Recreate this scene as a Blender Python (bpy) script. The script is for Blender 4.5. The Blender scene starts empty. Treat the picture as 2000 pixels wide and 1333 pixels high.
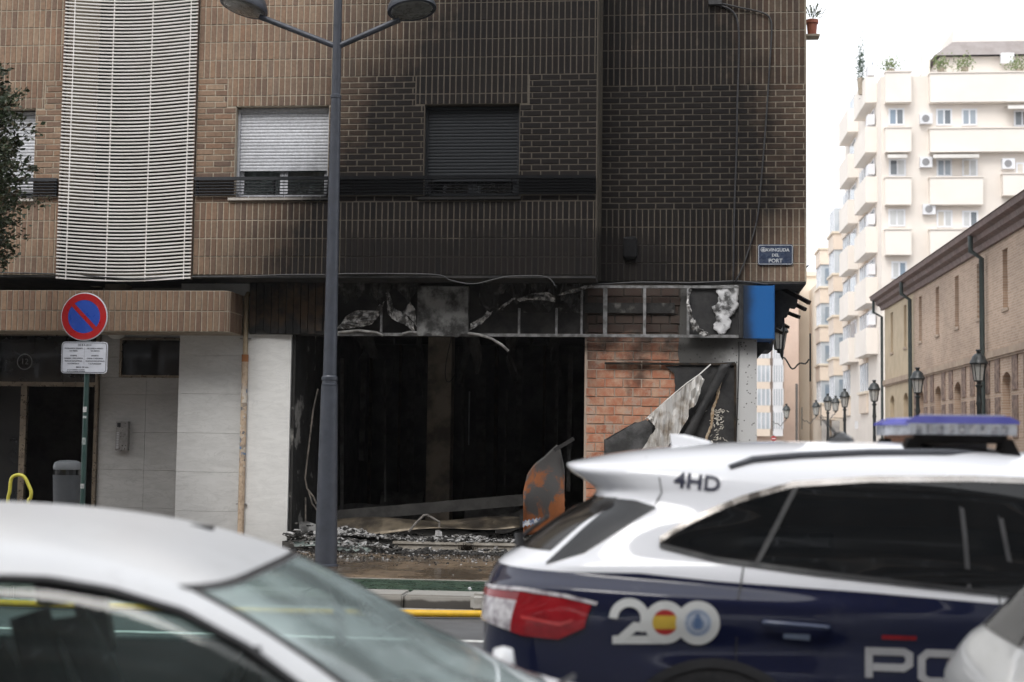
import bpy, bmesh, math, random
import numpy as np
from mathutils import Vector, Matrix, noise as mnoise
random.seed(7)
R = random.Random(11)
SC = bpy.context.scene
COL = SC.collection

# ------------------------------------------------------------------ camera
CAM_POS = Vector((0.0, -18.9, 1.66))
FPX = 2800.0
_Y = Vector((290/FPX, -198.5/FPX, -1.0))
_Z = Vector((0.0132, 1.0, 0.0)); _Z.z = (_Y.x*_Z.x + _Y.y*_Z.y)
_Y.normalize(); _Z.normalize()
_X = _Y.cross(_Z); _X.normalize()
W2C = Matrix(((_X.x, _Y.x, _Z.x), (_X.y, _Y.y, _Z.y), (_X.z, _Y.z, _Z.z)))
cam_data = bpy.data.cameras.new('camera')
cam = bpy.data.objects.new('camera', cam_data)
COL.objects.link(cam)
cam.matrix_world = Matrix.Translation(CAM_POS) @ W2C.transposed().to_4x4()
cam_data.sensor_width = 36.0
cam_data.lens = FPX/2000*36
cam_data.clip_end = 2000
cam_data.dof.use_dof = True
cam_data.dof.focus_distance = 19.0
cam_data.dof.aperture_fstop = 2.0
SC.camera = cam

# ------------------------------------------------------------------ light: bright overcast day
world = bpy.data.worlds.new('World'); SC.world = world; world.use_nodes = True
SUN_EL, SUN_AZ = math.radians(52), math.radians(200)   # azimuth clockwise from +Y: sun behind the viewer
wn = world.node_tree; wn.nodes.clear()
w_out = wn.nodes.new('ShaderNodeOutputWorld'); w_bg = wn.nodes.new('ShaderNodeBackground')
w_sky = wn.nodes.new('ShaderNodeTexSky'); w_sky.sky_type = 'NISHITA'; w_sky.sun_disc = False
w_sky.sun_elevation = SUN_EL; w_sky.sun_rotation = SUN_AZ; w_sky.dust_density = 6; w_sky.air_density = 1.2
w_hs = wn.nodes.new('ShaderNodeHueSaturation'); w_hs.inputs['Saturation'].default_value = 0.25
w_mix = wn.nodes.new('ShaderNodeMix'); w_mix.data_type = 'RGBA'; w_mix.inputs[0].default_value = 0.72
w_mix.inputs[7].default_value = (7.8, 8.0, 8.35, 1)            # the closed cloud layer
wn.links.new(w_sky.outputs[0], w_hs.inputs['Color']); wn.links.new(w_hs.outputs[0], w_mix.inputs[6])
wn.links.new(w_mix.outputs[2], w_bg.inputs[0]); wn.links.new(w_bg.outputs[0], w_out.inputs[0])
w_bg.inputs[1].default_value = 0.15
sun_d = bpy.data.lights.new('sun', 'SUN'); sun_d.energy = 1.0; sun_d.angle = math.radians(25); sun_d.color = (1, .97, .93)
sun = bpy.data.objects.new('sun', sun_d); COL.objects.link(sun)
sdir = Vector((math.sin(SUN_AZ)*math.cos(SUN_EL), math.cos(SUN_AZ)*math.cos(SUN_EL), math.sin(SUN_EL)))
sun.rotation_euler = sdir.to_track_quat('Z', 'Y').to_euler()
vs = SC.view_settings
vs.view_transform = 'Standard'; vs.look = 'None'; vs.gamma = 1; vs.use_curve_mapping = False
vs.exposure = 0.62
SC.render.engine = 'CYCLES'
SC.cycles.use_denoising = True
SC.cycles.max_bounces = 8
SC.cycles.transparent_max_bounces = 12

# ------------------------------------------------------------------ from picture measurements to places (each with its own depth)
C2W = W2C.transposed()
def ray(px, py): return C2W @ Vector(((px-1000)/FPX, -(py-666.5)/FPX, -1.0))
def P(px, py, Y):
    d = ray(px, py); t = (Y-CAM_POS.y)/d.y
    return CAM_POS + d*t
def PZ(px, py, Z):
    d = ray(px, py); t = (Z-CAM_POS.z)/d.z
    return CAM_POS + d*t
def PX(px, py, X):
    d = ray(px, py); t = (X-CAM_POS.x)/d.x
    return CAM_POS + d*t

# ------------------------------------------------------------------ objects
def tag(o, label=None, cat=None, group=None, kind=None):
    if label: o['label'] = label
    if cat: o['category'] = cat
    if group: o['group'] = group
    if kind: o['kind'] = kind
    return o
def thing(name, label, cat, loc=(0, 0, 0), group=None, rz=0.0, parent=None):
    o = bpy.data.objects.new(name, None); COL.objects.link(o)
    o.location = loc; o.rotation_euler = (0, 0, rz); o.empty_display_size = .1
    if parent is not None: o.parent = parent
    return tag(o, label, cat, group)
def wloc(o):
    v = Vector((0, 0, 0))
    while o is not None:
        v = v + Vector(o.location); o = o.parent
    return v
def copy_tree(o, parent=None):
    c = o.copy(); COL.objects.link(c)
    if parent is not None: c.parent = parent
    for ch in list(o.children): copy_tree(ch, c)
    return c

class MB:
    """collects faces, builds one mesh object"""
    def __init__(s): s.v = []; s.f = []; s.attr = []
    def add(s, vs, fs):
        b = len(s.v); s.v.extend(tuple(v) for v in vs); s.f.extend(tuple(i+b for i in f) for f in fs); return s
    def box(s, x0, x1, y0, y1, z0, z1):
        return s.add([(x0, y0, z0), (x1, y0, z0), (x1, y1, z0), (x0, y1, z0), (x0, y0, z1), (x1, y0, z1), (x1, y1, z1), (x0, y1, z1)],
                     [(0, 3, 2, 1), (4, 5, 6, 7), (0, 1, 5, 4), (1, 2, 6, 5), (2, 3, 7, 6), (3, 0, 4, 7)])
    def bar(s, a, b, w, h, up=(0, 0, 1)):
        """box beam from a to b, w across, h along up"""
        a = Vector(a); b = Vector(b); d = (b-a).normalized(); u = Vector(up)
        r = d.cross(u)
        if r.length < 1e-5: r = d.cross(Vector((1, 0, 0)))
        r.normalize(); u = r.cross(d).normalized()
        c = []
        for p in (a, b):
            for (i, j) in ((-1, -1), (1, -1), (1, 1), (-1, 1)): c.append(p + r*(i*w/2) + u*(j*h/2))
        return s.add(c, [(0, 3, 2, 1), (4, 5, 6, 7), (0, 1, 5, 4), (1, 2, 6, 5), (2, 3, 7, 6), (3, 0, 4, 7)])
    def tube(s, pts, r, n=8, cap=True):
        pts = [Vector(p) for p in pts]; m = len(pts)
        rs = r if isinstance(r, (list, tuple)) else [r]*m
        prev = None; vs_ = []
        for i, p in enumerate(pts):
            d = (pts[min(i+1, m-1)]-pts[max(i-1, 0)]).normalized()
            if prev is None:
                a = d.cross(Vector((0, 0, 1)))
                if a.length < 1e-3: a = d.cross(Vector((1, 0, 0)))
            else: a = prev - d*prev.dot(d)
            a.normalize(); prev = a; b = d.cross(a)
            for k in range(n):
                t = 2*math.pi*k/n; vs_.append(p + (a*math.cos(t)+b*math.sin(t))*rs[i])
        fs = [(i*n+k, i*n+(k+1) % n, (i+1)*n+(k+1) % n, (i+1)*n+k) for i in range(m-1) for k in range(n)]
        if cap: fs += [tuple(range(n-1, -1, -1)), tuple((m-1)*n+k for k in range(n))]
        return s.add(vs_, fs)
    def lathe(s, prof, n=20, M=None):
        """prof: list of (r, z); M places it"""
        M = M or Matrix.Identity(4); vs_ = []; m = len(prof)
        for (r, z) in prof:
            for k in range(n):
                t = 2*math.pi*k/n; vs_.append(M @ Vector((r*math.cos(t), r*math.sin(t), z)))
        fs = [(i*n+k, i*n+(k+1) % n, (i+1)*n+(k+1) % n, (i+1)*n+k) for i in range(m-1) for k in range(n)]
        fs += [tuple(range(n-1, -1, -1)), tuple((m-1)*n+k for k in range(n))]
        return s.add(vs_, fs)
    def prism(s, poly, ext):
        """poly: list of 3D points in a plane, extruded by vector ext"""
        e = Vector(ext); p = [Vector(q) for q in poly]; n = len(p)
        return s.add(p+[q+e for q in p], [tuple(range(n)), tuple(range(2*n-1, n-1, -1))]+[(i, i+n, (i+1) % n+n, (i+1) % n) for i in range(n)])
    def grid(s, fn, nu, nv):
        vs_ = [fn(i/nu, j/nv) for i in range(nu+1) for j in range(nv+1)]
        return s.add(vs_, [(i*(nv+1)+j, (i+1)*(nv+1)+j, (i+1)*(nv+1)+j+1, i*(nv+1)+j+1) for i in range(nu) for j in range(nv)])
    def sheet(s, fn, nu, nv, th):
        """closed thin plate over fn(u,v)"""
        G = [[Vector(fn(i/nu, j/nv)) for j in range(nv+1)] for i in range(nu+1)]
        vs_ = []; N = (nu+1)*(nv+1)
        for side in (0, 1):
            for i in range(nu+1):
                for j in range(nv+1):
                    a = G[min(i+1, nu)][j]-G[max(i-1, 0)][j]; b = G[i][min(j+1, nv)]-G[i][max(j-1, 0)]
                    nrm = a.cross(b)
                    if nrm.length > 1e-9: nrm.normalize()
                    vs_.append(G[i][j] + nrm*(th if side else 0))
        ix = lambda i, j: i*(nv+1)+j
        fs = []
        for i in range(nu):
            for j in range(nv):
                q = (ix(i, j), ix(i, j+1), ix(i+1, j+1), ix(i+1, j)); fs.append(q); fs.append(tuple(N+k for k in reversed(q)))
        rim = [(ix(i, 0), ix(i+1, 0)) for i in range(nu)]+[(ix(nu, j), ix(nu, j+1)) for j in range(nv)]+[(ix(i+1, nv), ix(i, nv)) for i in range(nu)]+[(ix(0, j+1), ix(0, j)) for j in range(nv)]
        fs += [(a, b, b+N, a+N) for a, b in rim]
        return s.add(vs_, fs)
    def build(s, name, mat, parent=None, smooth=False, local=False, sharp=None):
        off = Vector((0, 0, 0)) if (local or parent is None) else wloc(parent)
        me = bpy.data.meshes.new(name)
        me.from_pydata([(v[0]-off.x, v[1]-off.y, v[2]-off.z) for v in s.v], [], s.f)
        me.materials.append(mat)
        if smooth:
            me.polygons.foreach_set('use_smooth', [True]*len(me.polygons))
            if sharp: me.set_sharp_from_angle(angle=math.radians(sharp))
        me.update()
        o = bpy.data.objects.new(name, me); COL.objects.link(o)
        if parent is not None: o.parent = parent
        return o
def fixn(o):
    bm = bmesh.new(); bm.from_mesh(o.data); bmesh.ops.recalc_face_normals(bm, faces=bm.faces); bm.to_mesh(o.data); bm.free(); return o
def struct(o): o['kind'] = 'structure'; return o
_TXT = {}
def text2d(s, size, bold=0.0, align='CENTER', sx=1.0):
    """flat outline of a word: (points 2D, faces)"""
    cu = bpy.data.curves.new('txt', 'FONT'); cu.body = s; cu.size = size; cu.align_x = align; cu.align_y = 'CENTER'; cu.offset = bold; cu.resolution_u = 3
    o = bpy.data.objects.new('txt', cu); COL.objects.link(o)
    me = o.to_mesh(); vs_ = [(v.co.x*sx, v.co.y) for v in me.vertices]; fs = [tuple(p.vertices) for p in me.polygons]
    o.to_mesh_clear(); bpy.data.objects.remove(o); bpy.data.curves.remove(cu)
    return vs_, fs

# ------------------------------------------------------------------ materials
def NT(name):
    m = bpy.data.materials.new(name); m.use_nodes = True; nt = m.node_tree
    return m, nt, nt.nodes['Principled BSDF']
def node(nt, t, **kw):
    n = nt.nodes.new(t)
    for k, v in kw.items(): setattr(n, k, v)
    return n
def math_(nt, op, a, b=None, clamp=False):
    n = nt.nodes.new('ShaderNodeMath'); n.operation = op; n.use_clamp = clamp
    for i, x in enumerate((a, b)):
        if x is None: continue
        if isinstance(x, (int, float)): n.inputs[i].default_value = x
        else: nt.links.new(x, n.inputs[i])
    return n.outputs[0]
def maprange(nt, x, a, b, c, d, smooth=True):
    n = nt.nodes.new('ShaderNodeMapRange'); n.interpolation_type = 'SMOOTHSTEP' if smooth else 'LINEAR'
    nt.links.new(x, n.inputs[0])
    for i, v in enumerate((a, b, c, d)): n.inputs[1+i].default_value = v
    return n.outputs[0]
def mixc(nt, f, a, b, mode='MIX'):
    n = nt.nodes.new('ShaderNodeMix'); n.data_type = 'RGBA'; n.blend_type = mode
    for i, x in ((0, f), (6, a), (7, b)):
        if isinstance(x, (int, float)): n.inputs[i].default_value = x
        elif isinstance(x, tuple): n.inputs[i].default_value = (*x[:3], 1)
        else: nt.links.new(x, n.inputs[i])
    return n.outputs[2]
def noise_(nt, scale, detail=4, rough=.6, vec=None, dist=0):
    n = nt.nodes.new('ShaderNodeTexNoise'); n.inputs['Scale'].default_value = scale; n.inputs['Detail'].default_value = detail
    n.inputs['Roughness'].default_value = rough; n.inputs['Distortion'].default_value = dist
    if vec is None:
        g = nt.nodes.new('ShaderNodeNewGeometry'); vec = g.outputs['Position']
    nt.links.new(vec, n.inputs['Vector']); return n.outputs['Fac']
def bump_(nt, b, h, strength=.3, dist=.01):
    n = nt.nodes.new('ShaderNodeBump'); n.inputs['Strength'].default_value = strength; n.inputs['Distance'].default_value = dist
    nt.links.new(h, n.inputs['Height']); nt.links.new(n.outputs[0], b.inputs['Normal'])
def posxyz(nt):
    g = nt.nodes.new('ShaderNodeNewGeometry'); s = nt.nodes.new('ShaderNodeSeparateXYZ'); nt.links.new(g.outputs['Position'], s.inputs[0])
    return s.outputs
def mat(name, c, c2=None, scale=6, rough=.6, metal=0, bump=0, bscale=60, coat=0, contrast=(.35, .65), rvar=.12, spec=None):
    m, nt, b = NT(name)
    c2 = c2 or tuple(x*.8 for x in c)
    f = maprange(nt, noise_(nt, scale, 5), contrast[0], contrast[1], 0, 1)
    nt.links.new(mixc(nt, f, c, c2), b.inputs['Base Color'])
    rn = maprange(nt, noise_(nt, scale*2.3, 3), .3, .7, max(.02, rough-rvar), min(1, rough+rvar)); nt.links.new(rn, b.inputs['Roughness'])
    b.inputs['Metallic'].default_value = metal
    if coat: b.inputs['Coat Weight'].default_value = coat; b.inputs['Coat Roughness'].default_value = .04
    if spec is not None: b.inputs['Specular IOR Level'].default_value = spec
    if bump: bump_(nt, b, noise_(nt, bscale, 4), bump)
    return m
def soot_amount(nt):
    """smoke stain above and beside the burnt shop, fading along the wall"""
    x, y, z = posxyz(nt)
    n1 = noise_(nt, .9, 5, .6); n2 = noise_(nt, 3.2, 6, .7)
    g = node(nt, 'ShaderNodeNewGeometry'); mp = node(nt, 'ShaderNodeMapping'); nt.links.new(g.outputs['Position'], mp.inputs[0]); mp.inputs['Scale'].default_value = (5.5, 1, .55)
    n3 = noise_(nt, 1.0, 5, .65, mp.outputs[0])                      # run-down streaks
    xx = math_(nt, 'ADD', x, math_(nt, 'MULTIPLY', math_(nt, 'SUBTRACT', n1, .5), .8))
    xl = math_(nt, 'ADD', xx, math_(nt, 'MULTIPLY', math_(nt, 'SUBTRACT', z, 4.6), -.42))   # the plume leans to the right as it rises
    L = maprange(nt, xl, -7.1, -3.5, 0, 1.08)
    Rr = math_(nt, 'SUBTRACT', maprange(nt, xx, .35, 2.1, 1, .62), math_(nt, 'MULTIPLY', maprange(nt, xx, .7, 1.6, 0, .42), maprange(nt, z, 4.0, 5.0, 1, 0)))
    V = maprange(nt, z, 4.0, 8.4, 1.12, .82)
    low = math_(nt, 'MULTIPLY', maprange(nt, z, 3.75, 4.35, .38, 0), maprange(nt, xx, -5.2, -3.9, 0, 1))
    low = math_(nt, 'MULTIPLY', low, maprange(nt, xx, .4, 1.2, 1, -.3))
    s = math_(nt, 'MULTIPLY', math_(nt, 'MULTIPLY', math_(nt, 'MULTIPLY', L, Rr), V), 1.12)
    s = math_(nt, 'ADD', s, low)
    s = math_(nt, 'ADD', s, math_(nt, 'MULTIPLY', math_(nt, 'SUBTRACT', n2, .5), math_(nt, 'MULTIPLY', s, .45)))
    s = math_(nt, 'ADD', s, math_(nt, 'MULTIPLY', math_(nt, 'SUBTRACT', n3, .5), math_(nt, 'MULTIPLY', s, .35)), True)
    return s
def soot_mat(name, cols, single, k=.97, rough=.75, island=True, soot=(.0085, .0089, .0100), power=.92, joint=False):
    m, nt, b = NT(name)
    if island:
        g = node(nt, 'ShaderNodeNewGeometry'); rnd = g.outputs['Random Per Island']
    elif single:
        g = node(nt, 'ShaderNodeObjectInfo'); rnd = g.outputs['Random']
    else:
        rnd = noise_(nt, 4, 3)
    cr = node(nt, 'ShaderNodeValToRGB'); nt.links.new(rnd, cr.inputs[0])
    els = cr.color_ramp.elements; n = len(cols)
    while len(els) < n: els.new(.5)
    for i, c in enumerate(cols): els[i].position = i/max(1, n-1); els[i].color = (*c, 1)
    grain = maprange(nt, noise_(nt, 26, 5, .7), .3, .7, .82, 1.16)
    big = maprange(nt, noise_(nt, 1.3, 4, .6), .3, .7, .9, 1.1)
    base = mixc(nt, 1.0, cr.outputs[0], math_(nt, 'MULTIPLY', grain, big), 'MULTIPLY')
    s = soot_amount(nt)
    f = math_(nt, 'MULTIPLY', math_(nt, 'POWER', s, power), k, True)
    if joint:                                      # close above the shop the joints are choked with soot too
        x, y, z = posxyz(nt); nn = math_(nt, 'MULTIPLY', math_(nt, 'SUBTRACT', noise_(nt, 1.7, 5, .65), .5), 1.0)
        lz = math_(nt, 'MULTIPLY', maprange(nt, math_(nt, 'ADD', z, nn), 4.25, 5.3, .96, 0), math_(nt, 'MULTIPLY', maprange(nt, math_(nt, 'ADD', x, nn), -5.0, -4.2, 0, 1), maprange(nt, math_(nt, 'ADD', x, nn), .0, .9, 1, 0)))
        f = math_(nt, 'MAXIMUM', f, lz)
    nt.links.new(mixc(nt, f, base, soot), b.inputs['Base Color'])
    nt.links.new(maprange(nt, f, 0, 1, rough, .55), b.inputs['Roughness'])
    nt.links.new(maprange(nt, f, .2, 1, .4, .06), b.inputs['Specular IOR Level'])
    bump_(nt, b, noise_(nt, 70, 4), .25, .004)
    return m
def car_glass(name, tint, film=.0, ior=1.5):
    m, nt, b = NT(name); nt.nodes.remove(b)
    tr = node(nt, 'ShaderNodeBsdfTransparent'); tr.inputs[0].default_value = (*tint, 1); gl = node(nt, 'ShaderNodeBsdfGlossy'); gl.inputs['Roughness'].default_value = .02
    fr_ = node(nt, 'ShaderNodeFresnel'); fr_.inputs[0].default_value = ior; mx = node(nt, 'ShaderNodeMixShader')
    df = node(nt, 'ShaderNodeBsdfDiffuse'); df.inputs[0].default_value = (.52, .62, .61, 1); m2 = node(nt, 'ShaderNodeMixShader')   # pale film: dust plus soft sky reflection put into the colour
    nt.links.new(math_(nt, 'MULTIPLY', maprange(nt, noise_(nt, 3, 4), .3, .7, .6, 1.5), film), m2.inputs[0]); nt.links.new(tr.outputs[0], m2.inputs[1]); nt.links.new(df.outputs[0], m2.inputs[2])
    nt.links.new(fr_.outputs[0], mx.inputs[0]); nt.links.new(m2.outputs[0], mx.inputs[1]); nt.links.new(gl.outputs[0], mx.inputs[2]); nt.links.new(mx.outputs[0], nt.nodes['Material Output'].inputs[0]); return m
BRK = [(.228, .145, .095), (.275, .182, .122), (.190, .116, .077), (.300, .210, .142), (.250, .148, .093), (.155, .100, .072), (.262, .166, .106), (.215, .150, .108)]
M = {}
M['brick'] = soot_mat('brick_face_soot', BRK, False)
M['brick1'] = soot_mat('brick_face_soot_single', BRK, True, island=False)
M['mortar'] = soot_mat('mortar_soot', [(.35, .295, .225), (.45, .385, .30)], False, k=.80, island=False, power=2.0, soot=(.022, .021, .020), joint=True)
M['black_paint'] = mat('black_painted_steel', (.018, .02, .024), (.03, .032, .036), 8, .45, .2)
M['char'] = mat('charred_black', (.026, .026, .027), (.055, .052, .050), 3, .9, bump=.5, bscale=12, spec=.3)
M['char_wood'] = mat('charred_wood', (.012, .011, .010), (.045, .032, .022), 7, .85, bump=.6, bscale=30, spec=.25)
M['lamp_grey'] = mat('grey_painted_pole', (.050, .056, .072), (.040, .045, .058), 5, .48, .1, bump=.08, bscale=90)
M['glass_dark'] = mat('dark_glass', (.012, .013, .014), (.02, .02, .02), 2, .04, rvar=.01)
M['white_alu'] = mat('white_aluminium', (.62, .63, .66), (.5, .5, .52), 4, .42, bump=.03)
M['screen_white'] = mat('cream_slats', (.86, .83, .80), (.78, .75, .71), 3, .45)
M['marble'] = None
# ------------------------------------------------------------------ ground, road, pavement
GZ = 0.14                                   # pavement level above the road
M['asphalt'] = mat('asphalt', (.105, .107, .112), (.075, .077, .08), 1.2, .78, bump=.5, bscale=220)
def wet_mat(name, c1, c2, tile=True):
    m, nt, b = NT(name)
    rnd = node(nt, 'ShaderNodeObjectInfo').outputs['Random'] if tile else noise_(nt, 2, 2)
    base = mixc(nt, rnd, c1, c2)
    wet = maprange(nt, noise_(nt, 1.1, 4, .6), .38, .6, 0, 1)
    dirt = maprange(nt, noise_(nt, 9, 6, .7), .45, .7, 0, .75)
    col = mixc(nt, math_(nt, 'MULTIPLY', wet, .45), base, (.035, .026, .018))
    col = mixc(nt, dirt, col, (.03, .028, .025))
    nt.links.new(col, b.inputs['Base Color'])
    nt.links.new(maprange(nt, wet, 0, 1, .5, .10), b.inputs['Roughness'])
    bump_(nt, b, noise_(nt, 45, 3), .12, .004)
    return m
M['tile'] = wet_mat('wet_paving_tile', (.20, .145, .095), (.13, .095, .066))
M['grout'] = mat('paving_bed', (.07, .055, .04), (.05, .04, .03), 5, .6)
M['green'] = mat('green_cycle_lane_paint', (.050, .080, .054), (.026, .046, .034), 5, .35, bump=.2, bscale=90, rvar=.2)
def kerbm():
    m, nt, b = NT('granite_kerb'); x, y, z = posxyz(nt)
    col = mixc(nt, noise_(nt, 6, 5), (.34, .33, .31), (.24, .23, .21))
    g = maprange(nt, math_(nt, 'ADD', z, math_(nt, 'MULTIPLY', math_(nt, 'SUBTRACT', noise_(nt, 5, 5), .5), .06)), .075, .105, .9, 0)     # wet grime and the kerb face's shade, both painted dark low down
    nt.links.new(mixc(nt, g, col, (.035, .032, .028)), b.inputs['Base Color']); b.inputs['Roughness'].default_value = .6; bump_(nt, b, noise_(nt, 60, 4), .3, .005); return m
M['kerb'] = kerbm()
M['stone'] = mat('granite_block', (.36, .35, .33), (.25, .24, .22), 6, .7, bump=.3, bscale=60)
M['concrete'] = mat('gutter_concrete', (.36, .34, .31), (.24, .22, .20), 4, .8, bump=.3, bscale=50)
M['yellow_paint'] = mat('yellow_road_paint', (.55, .36, .06), (.38, .28, .10), 9, .7)
M['white_paint'] = mat('white_road_paint', (.62, .62, .60), (.42, .42, .41), 7, .7)

Yk = PZ(850, 1163, GZ).y                    # front edge of the kerb
Yg0 = PZ(850, 1153.5, GZ).y; Yg1 = PZ(850, 1133.5, GZ).y
XL, XR = -16.0, 1.9
struct(MB().add([(-300, -120, -.004), (300, -120, -.004), (300, 400, -.004), (-300, 400, -.004)], [(0, 1, 2, 3)]).build('ground', mat('far_ground', (.16, .155, .15), None, .3, .9)))
road = struct(MB().add([(-200, -60, 0), (200, -60, 0), (200, Yk-.42, 0), (-200, Yk-.42, 0)], [(0, 1, 2, 3)]).build('road', M['asphalt']))
struct(MB().add([(1.9, Yk-.42, .0), (9.5, Yk-.42, .0), (9.5, 130, .0), (1.9, 130, .0)], [(0, 1, 2, 3)]).build('side_street', M['asphalt']))
# gutter slab and lane line
gut = MB(); gut.box(-40, XR+.2, Yk-.42, Yk-.02, -.1, .012); struct(gut.build('gutter', M['concrete']))
tag(MB().box(-2.95, -2.35, Yk-.40, Yk-.25, .012, .016).build('kerb_marking', M['yellow_paint']), 'worn yellow paint dash on the gutter beside the kerb', 'road marking')
ll = PZ(1010, 1256, 0)
tag(MB().box(-12, 12, ll.y-.06, ll.y+.06, .001, .005).build('lane_line', M['white_paint']), 'thin white lane line painted along the grey road', 'road marking')
# pavement bed + tiles
pv = MB(); pv.box(-40, XR, Yg1+.03, 2.0, -.1, GZ-.006); pave = struct(pv.build('pavement', M['grout']))
Tt = .20; tw = .194; tl = .40
tmesh = None; n_t = 0; ty = Yg1+.13
row = 0
while ty < .62 and n_t < 300:
    xs = -4.35 - (row % 2)*tl/2
    while xs < -1.35:
        if tmesh is None:
            to = MB().box(-tl/2+.004, tl/2-.004, -tw/2, tw/2, -.03, .0).build('paving_tile', M['tile'], pave, local=True); tmesh = to.data
        else:
            to = bpy.data.objects.new('paving_tile', tmesh); COL.objects.link(to); to.parent = pave
        to.location = (xs, ty, GZ+R.uniform(-.002, .002)); n_t += 1
        xs += tl
    ty += Tt; row += 1
pl = MB()                                    # the pavement beyond the tiles that can be told apart
for (a, b_) in ((-40, -4.78), (-1.15, XR)):
    pl.box(a, b_, Yg1+.04, .62, GZ-.03, GZ-.001)
pso = pl.build('paving_field', M['tile'], pave); pso['kind'] = 'stuff'
struct(MB().box(-40, XR, Yg0, Yg1, -.1, GZ-.002).build('cycle_lane', M['green']))
struct(MB().box(-40, XR, Yg1, Yg1+.04, -.1, GZ+.004).build('edging_strip', M['concrete']))
# kerb stones
kb = thing('kerb', None, None, (-6, Yk, 0)); kb['kind'] = 'structure'
xk = -14.0; kmesh = None
while xk < XR-.1:
    if kmesh is None:
        bm = bmesh.new(); bmesh.ops.create_cube(bm, size=1.0)
        for v in bm.verts: v.co = Vector((v.co.x*.985, v.co.y*(Yg0-Yk), v.co.z*.24))
        bmesh.ops.bevel(bm, geom=[e for e in bm.edges], offset=.018, segments=2, affect='EDGES')
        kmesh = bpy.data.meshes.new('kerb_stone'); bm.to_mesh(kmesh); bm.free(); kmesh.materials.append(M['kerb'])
    o = bpy.data.objects.new('kerb_stone', kmesh); COL.objects.link(o); o.parent = kb
    o.location = (xk+6, (Yg0-Yk)/2, GZ-.12); xk += 1.0
# loose granite kerb block lying against the kerb
pb = PZ(950, 1196, 0.012)
bm = bmesh.new(); bmesh.ops.create_cube(bm, size=1.0)
for v in bm.verts: v.co = Vector((v.co.x*.62, v.co.y*.26, v.co.z*.17))
bmesh.ops.bevel(bm, geom=list(bm.edges), offset=.035, segments=3, affect='EDGES')
me = bpy.data.meshes.new('granite_block'); bm.to_mesh(me); bm.free(); me.materials.append(M['stone'])
gb = bpy.data.objects.new('granite_block', me); COL.objects.link(gb); gb.location = (pb.x+.15, pb.y+.12, .098)
tag(gb, 'loose pale granite block lying in the gutter behind the police car', 'block')

# ------------------------------------------------------------------ the corner building
Zb = P(800, 538, 0).z
GY = 0.70                                    # plane of the ground floor and of the right-hand wall
xb0, xb1 = P(383, 300, 0).x, P(1166, 300, 0).x      # main bay
xl1 = P(116, 400, 0).x                              # left bay ends, slatted screen begins
xr1 = P(1575, 300, GY).x
XLEFT = -15.0; ZTOP = 19.0
BLD = thing('corner_building', 'brown brick corner building with a burnt out soot blackened shop at street level', 'building', (-5, GY, GZ))
SP, SH = .0815, .25                          # brick pitch
RP = .0818
zS = [Zb+SH*k for k in range(5)]; zR0 = Zb+1.0; zR1 = zR0+21*RP
holes = {}
zt, zbm = Zb+2.324, Zb+1.055
holes['w0'] = (P(-75, 300, 0).x, P(67, 300, 0).x, zbm, zt)
holes['w1'] = (P(459, 300, 0).x, P(641, 300, 0).x, zbm, zt)
holes['w2'] = (P(828, 300, 0).x, P(1014, 300, 0).x, zbm, zt)
bandz = (Zb+1.09, Zb+1.337)

def wall_holes(mb, x0, x1, y0, y1, z0, z1, hs):
    xs = sorted({x0, x1} | {h[i] for h in hs for i in (0, 1) if x0 < h[i] < x1})
    for a, b in zip(xs[:-1], xs[1:]):
        m = (a+b)/2; cuts = sorted((max(z0, h[2]), min(z1, h[3])) for h in hs if h[0] < m < h[1])
        z = z0
        for c0, c1 in cuts:
            if c0 > z: mb.box(a, b, y0, y1, z, c0)
            z = max(z, c1)
        if z < z1: mb.box(a, b, y0, y1, z, z1)
wm = MB()
wall_holes(wm, xb0, xb1, 0, .30, Zb, ZTOP, [holes['w1'], holes['w2']])
wall_holes(wm, XLEFT, xl1, 0, .30, Zb, ZTOP, [holes['w0']])
wm.box(xb0, xb0+.12, .30, 1.6, Zb, ZTOP); wm.box(xl1-.12, xl1, .30, 1.6, Zb, ZTOP)
wm.box(xb1-.25, xb1-.002, .30, GY+.3, Zb, ZTOP)
wm.box(xb1, xr1, GY, GY+.30, Zb, ZTOP)
wm.box(xr1-.30, xr1, GY+.302, 14, Zb, ZTOP)
wall = wm.build('wall', M['mortar'], BLD)
inn = MB(); inn.box(XLEFT, xr1-.3, 1.7, 1.8, Zb+.3, ZTOP); inn.box(XLEFT, xb1-.3, .31, 14, Zb+.004, Zb+.25); inn.box(xb1-.29, xr1-.31, GY+.31, 14, Zb+.004, Zb+.25)
inn.build('inner_wall', M['char'], BLD)
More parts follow.
